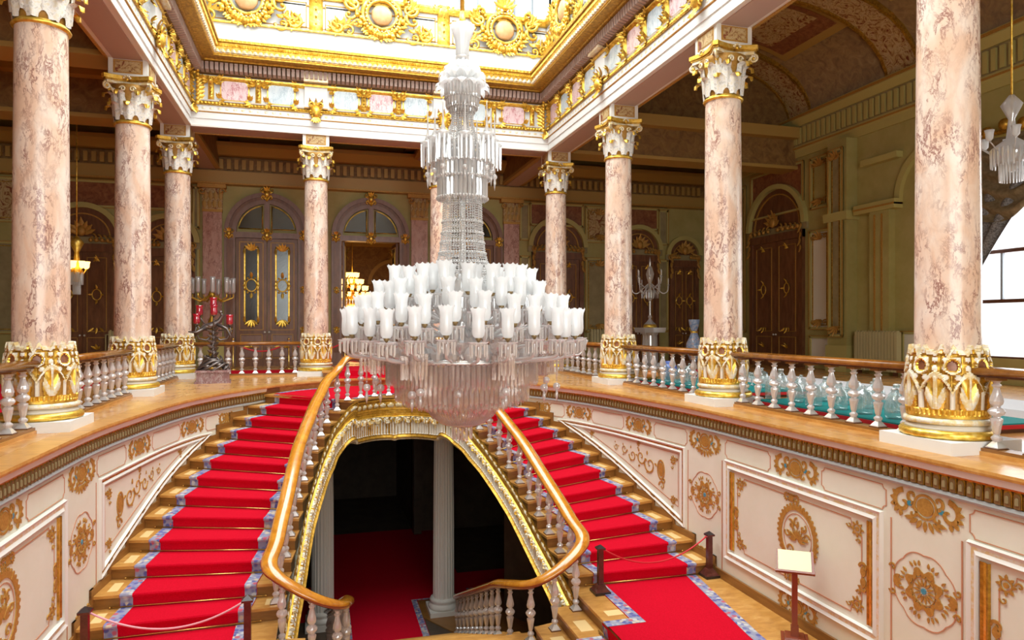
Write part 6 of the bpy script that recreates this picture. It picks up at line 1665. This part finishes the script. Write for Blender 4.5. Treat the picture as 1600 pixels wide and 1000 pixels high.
# teal display with glassware between and behind the right balusters
for (y0, y1, wh) in ((7.72, 11.68, 'nearest'), (12.92, 16.75, 'farther')):
    tbl = thing('display_table', 'low teal cloth display with red edge behind the %s right balustrade bay' % wh, 'table', (9.4, (y0+y1)/2, 0)); h = (y1-y0)/2
    mb = MB(); mb.box(-1.17, 1.2, -h, h, .06, .12, 'rope_red'); mb.box(-1.1, 1.1, -h+.06, h-.06, 0, .06, 'wood_dark'); mb.build('platform', tbl)
    mb = MB(); mb.box(-1.15, 1.18, -h+.02, h-.02, .12, .14, 'teal_cloth'); mb.build('cloth', tbl)
mb = MB(); mb.box(10.9, 12.4, 7.2, 16.0, 0, .22, 'lace_white'); mb.build('display_cloth', label='pale lace cloth over a long display behind the teal table', cat='cloth')
def carafe_mesh(k):
    mb = MB()
    if k == 0: mb.lathe([(.0, 0), (.10, 0), (.12, .04), (.13, .16), (.10, .26), (.05, .31), (.045, .36), (.055, .37)], (0, 0, 0), 20, 'clear_glass'); mb.lathe([(.045, .37), (.05, .39), (.03, .40)], (0, 0, 0), 12, 'silver')
    elif k == 1: mb.lathe([(0, 0), (.11, 0), (.12, .03), (.12, .22), (.10, .30), (.03, .335), (.02, .36), (.035, .38), (0, .40)], (0, 0, 0), 20, 'clear_glass')
    else: mb.lathe([(0, 0), (.06, 0), (.015, .03), (.015, .12), (.05, .16), (.065, .24), (.06, .25)], (0, 0, 0), 14, 'clear_glass')
    return proto(mb, 'glassware')
glassy('clear_glass', (.95, 1, 1), (.8, .9, .92), .62, .5, .04)
CG = [carafe_mesh(i) for i in range(3)]
ORD = ('nearest', 'second', 'third', 'fourth', 'fifth', 'sixth', 'seventh', 'eighth', 'ninth', 'tenth', 'eleventh', 'twelfth', 'farthest')
for col in range(3):
    for row in range(13):
        k = (col+row) % 3 if col else (0 if row % 2 else 1)
        o = inst(CG[k], ('glass_carafe', 'glass_jar', 'goblet')[k], None, (8.62+.66*col+.05*sin(row*3), (8.0+.60*row if row < 7 else 13.12+.54*(row-7))+.05*sin(row*7+col), .14)); s_ = 1.2 if k < 2 else 1.3; o.scale = (s_, s_, s_)
        wh = ('row beside the balusters', 'middle row of the teal table', 'row away from the balusters')[col]
        tag(o, '%s, %s in the %s' % (('round clear glass carafe with silver lid', 'straight clear glass jar with knob lid', 'small clear stemmed goblet')[k], ORD[row], wh), ('carafe', 'jar', 'goblet')[k], ('carafes on the teal table', 'glass jars on the teal table', 'goblets on the teal table')[k])
for (x, y, m, lb, r, h) in ((9.0, 16.45, 'blue_porcelain', 'deep blue glazed jar at the far end of the teal table', .22, .5), (8.48, 16.5, 'lamp_orange', 'orange glazed bowl beside the deep blue jar', .22, .25), (9.7, 16.5, 'ruby_glass', 'ruby red glass bowl at the far end of the teal table', .2, .3)):
    if m == 'lamp_orange' and m not in MATS: flat('lamp_orange', (.85, .30, .05), .3)
    mb = MB(); mb.lathe([(0, 0), (r*.5, 0), (r*.9, h*.25), (r, h*.5), (r*.8, h*.8), (r*.5, h*.9), (r*.6, h)], (0, 0, 0), 24, m); mb.build('decorated_jar', None, (x, y, .14), None, lb, 'jar')
# radiators
def radiator(x, y, rz, w_, label, n):
    t = thing('radiator', label, 'radiator', (x, y, 0), rz)
    mb = MB()
    for i in range(n): u = -w_/2+w_*(i+.5)/n; mb.box(u-.40*w_/n, u+.40*w_/n, -.16, .02, .12, 1.38, 'radiator_cream'); mb.box(u-.2*w_/n, u+.2*w_/n, -.12, -.02, 1.38, 1.42, 'radiator_cream')
    mb.box(-w_/2, w_/2, -.1, -.04, .2, .3, 'radiator_cream'); mb.box(-w_/2, w_/2, -.1, -.04, 1.2, 1.3, 'radiator_cream'); mb.build('fins', t)
    mb = MB()
    for q in (-1, 1): mb.box(q*w_*.42-.03, q*w_*.42+.03, -.14, 0, 0, .14, 'wood_dark')
    mb.tube([(-w_/2-.1, -.06, 0), (-w_/2-.1, -.06, 1.25), (-w_/2, -.06, 1.25)], .03, 6, 'radiator_cream'); mb.build('feet_and_pipe', t)
radiator(XR-.30, 18.05, -PI/2, 1.75, 'tall cream ribbed radiator against the right gallery wall', 14)
radiator(-7.05, YB-.16, 0, .9, 'cream ribbed radiator between the two left back doors', 7)
radiator(12.1, YB-.16, 0, 1.1, 'cream ribbed radiator at the back wall right of the chandelier', 8)
# lit chandelier in the room behind, lamps in the side galleries
def small_chandelier(x, y, z0, zt, R_, tiers, lit, label, grp=None):
    t = thing('hanging_chandelier', label, 'chandelier', (x, y, z0))
    mb = MB(); mb.tube([(0, 0, .4), (0, 0, zt-z0)], .02, 6, 'gold'); mb.lathe([(.05, -.6), (R_*.5, -.35), (R_*.6, -.1), (.1, .1), (.06, .5), (.2, .8), (.05, 1.0)], (0, 0, 0), 20, 'gold' if lit else 'crystal'); mb.build('body', t)
    for ti in range(tiers):
        r = R_*(1-.24*ti); n = int(9-1.5*ti)*2 if tiers > 1 else 8
        for i in range(n):
            a = 2*PI*i/n+.2*ti; zz_ = .33*ti; mb = MB(); mb.tube([(.06*cos(a), .06*sin(a), zz_-.1), (r*.6*cos(a), r*.6*sin(a), zz_-.2), (r*cos(a), r*sin(a), zz_)], .015, 5, 'gold' if lit else 'crystal'); mb.build('arm', t)
            mb = MB(); mb.lathe([(.03, 0), (.07, .05), (.075, .15), (.095, .22)], (r*cos(a), r*sin(a), zz_), 10, 'lamp_amber' if lit else 'frosted'); mb.build('glass_shade', t)
    mb = MB()
    for i in range(24): a = 2*PI*i/24; mb.frust(R_*.6*cos(a), R_*.6*sin(a), -.5, -.12, .01, .018, 'crystal'); mb.frust(R_*.35*cos(a), R_*.35*sin(a), -.8, -.35, .01, .018, 'crystal')
    mb.build('prisms', t)
small_chandelier(1.55, 35.0, 3.0, 8, .95, 4, True, 'glowing amber tiered chandelier seen through the open back door')
small_chandelier(-7.25, 24.0, 3.35, 9.1, .28, 1, True, 'small lit crystal hanging lamp between the two nearest left columns')
small_chandelier(13.9, 10.9, 5.4, 11.5, .6, 1, False, 'crystal hanging lamp right of the nearest right column')
pl = bpy.data.lights.new('chandelier_glow', 'POINT'); pl.energy = 160; pl.color = (1, .55, .2); pl.shadow_soft_size = .5
po = bpy.data.objects.new('chandelier_glow', pl); C.objects.link(po); po.location = (1.55, 35, 2.2)
# gilt crystal torchere behind the left candelabrum
t = thing('candelabrum', 'gilt and clear crystal torchere behind the red glass candelabrum', 'candelabrum', (-3.75, 26.6, 0))
mb = MB(); mb.lathe([(.3, 0), (.28, .1), (.1, .2), (.08, 1.6), (.14, 1.7), (.06, 1.9), (.07, 2.5), (.12, 2.7), (.05, 2.9)], (0, 0, 0), 16, 'gold_dark'); mb.build('stem', t)
for i in range(9):
    a = 2*PI*i/9; r = .72; c, s_ = cos(a), sin(a); mb = MB(); mb.tube([(.05*c, .05*s_, 2.7), (.4*c, .4*s_, 2.45), (r*c, r*s_, 2.6), (r*c, r*s_, 2.72)], .025, 6, 'gold'); mb.build('arm', t)
    mb = MB(); mb.lathe([(.05, 2.74), (.075, 2.8), (.075, 3.15), (.09, 3.3)], (r*c, r*s_, 0), 10, 'crystal'); mb.build('glass_shade', t)
# red rope barrier in front of the closed back door
for i, x in enumerate((-3.0, -1.1, .9, 3.1)):
    t = thing('rope_stanchion', ('brass rope stanchion left of the closed back door', 'brass rope stanchion right of the closed back door', 'brass rope stanchion left of the open doorway', 'brass rope stanchion right of the open doorway')[i], 'stanchion', (x, 26.3, 0))
    mb = MB(); mb.lathe([(.0, 0), (.18, 0), (.17, .03), (.03, .06), (.025, 1.05), (.05, 1.1), (0, 1.16)], (0, 0, 0), 16, 'brass'); mb.build('post', t)
rope_('barrier_rope', (-3.0, 26.3, 1.0), (-1.1, 26.3, 1.0), .35, 'red rope hanging in front of the closed arched back door', r=.03)
rope_('barrier_rope', (-1.1, 26.3, 1.0), (.9, 26.3, 1.0), .35, 'red rope hanging behind the column between the back doors', r=.03)
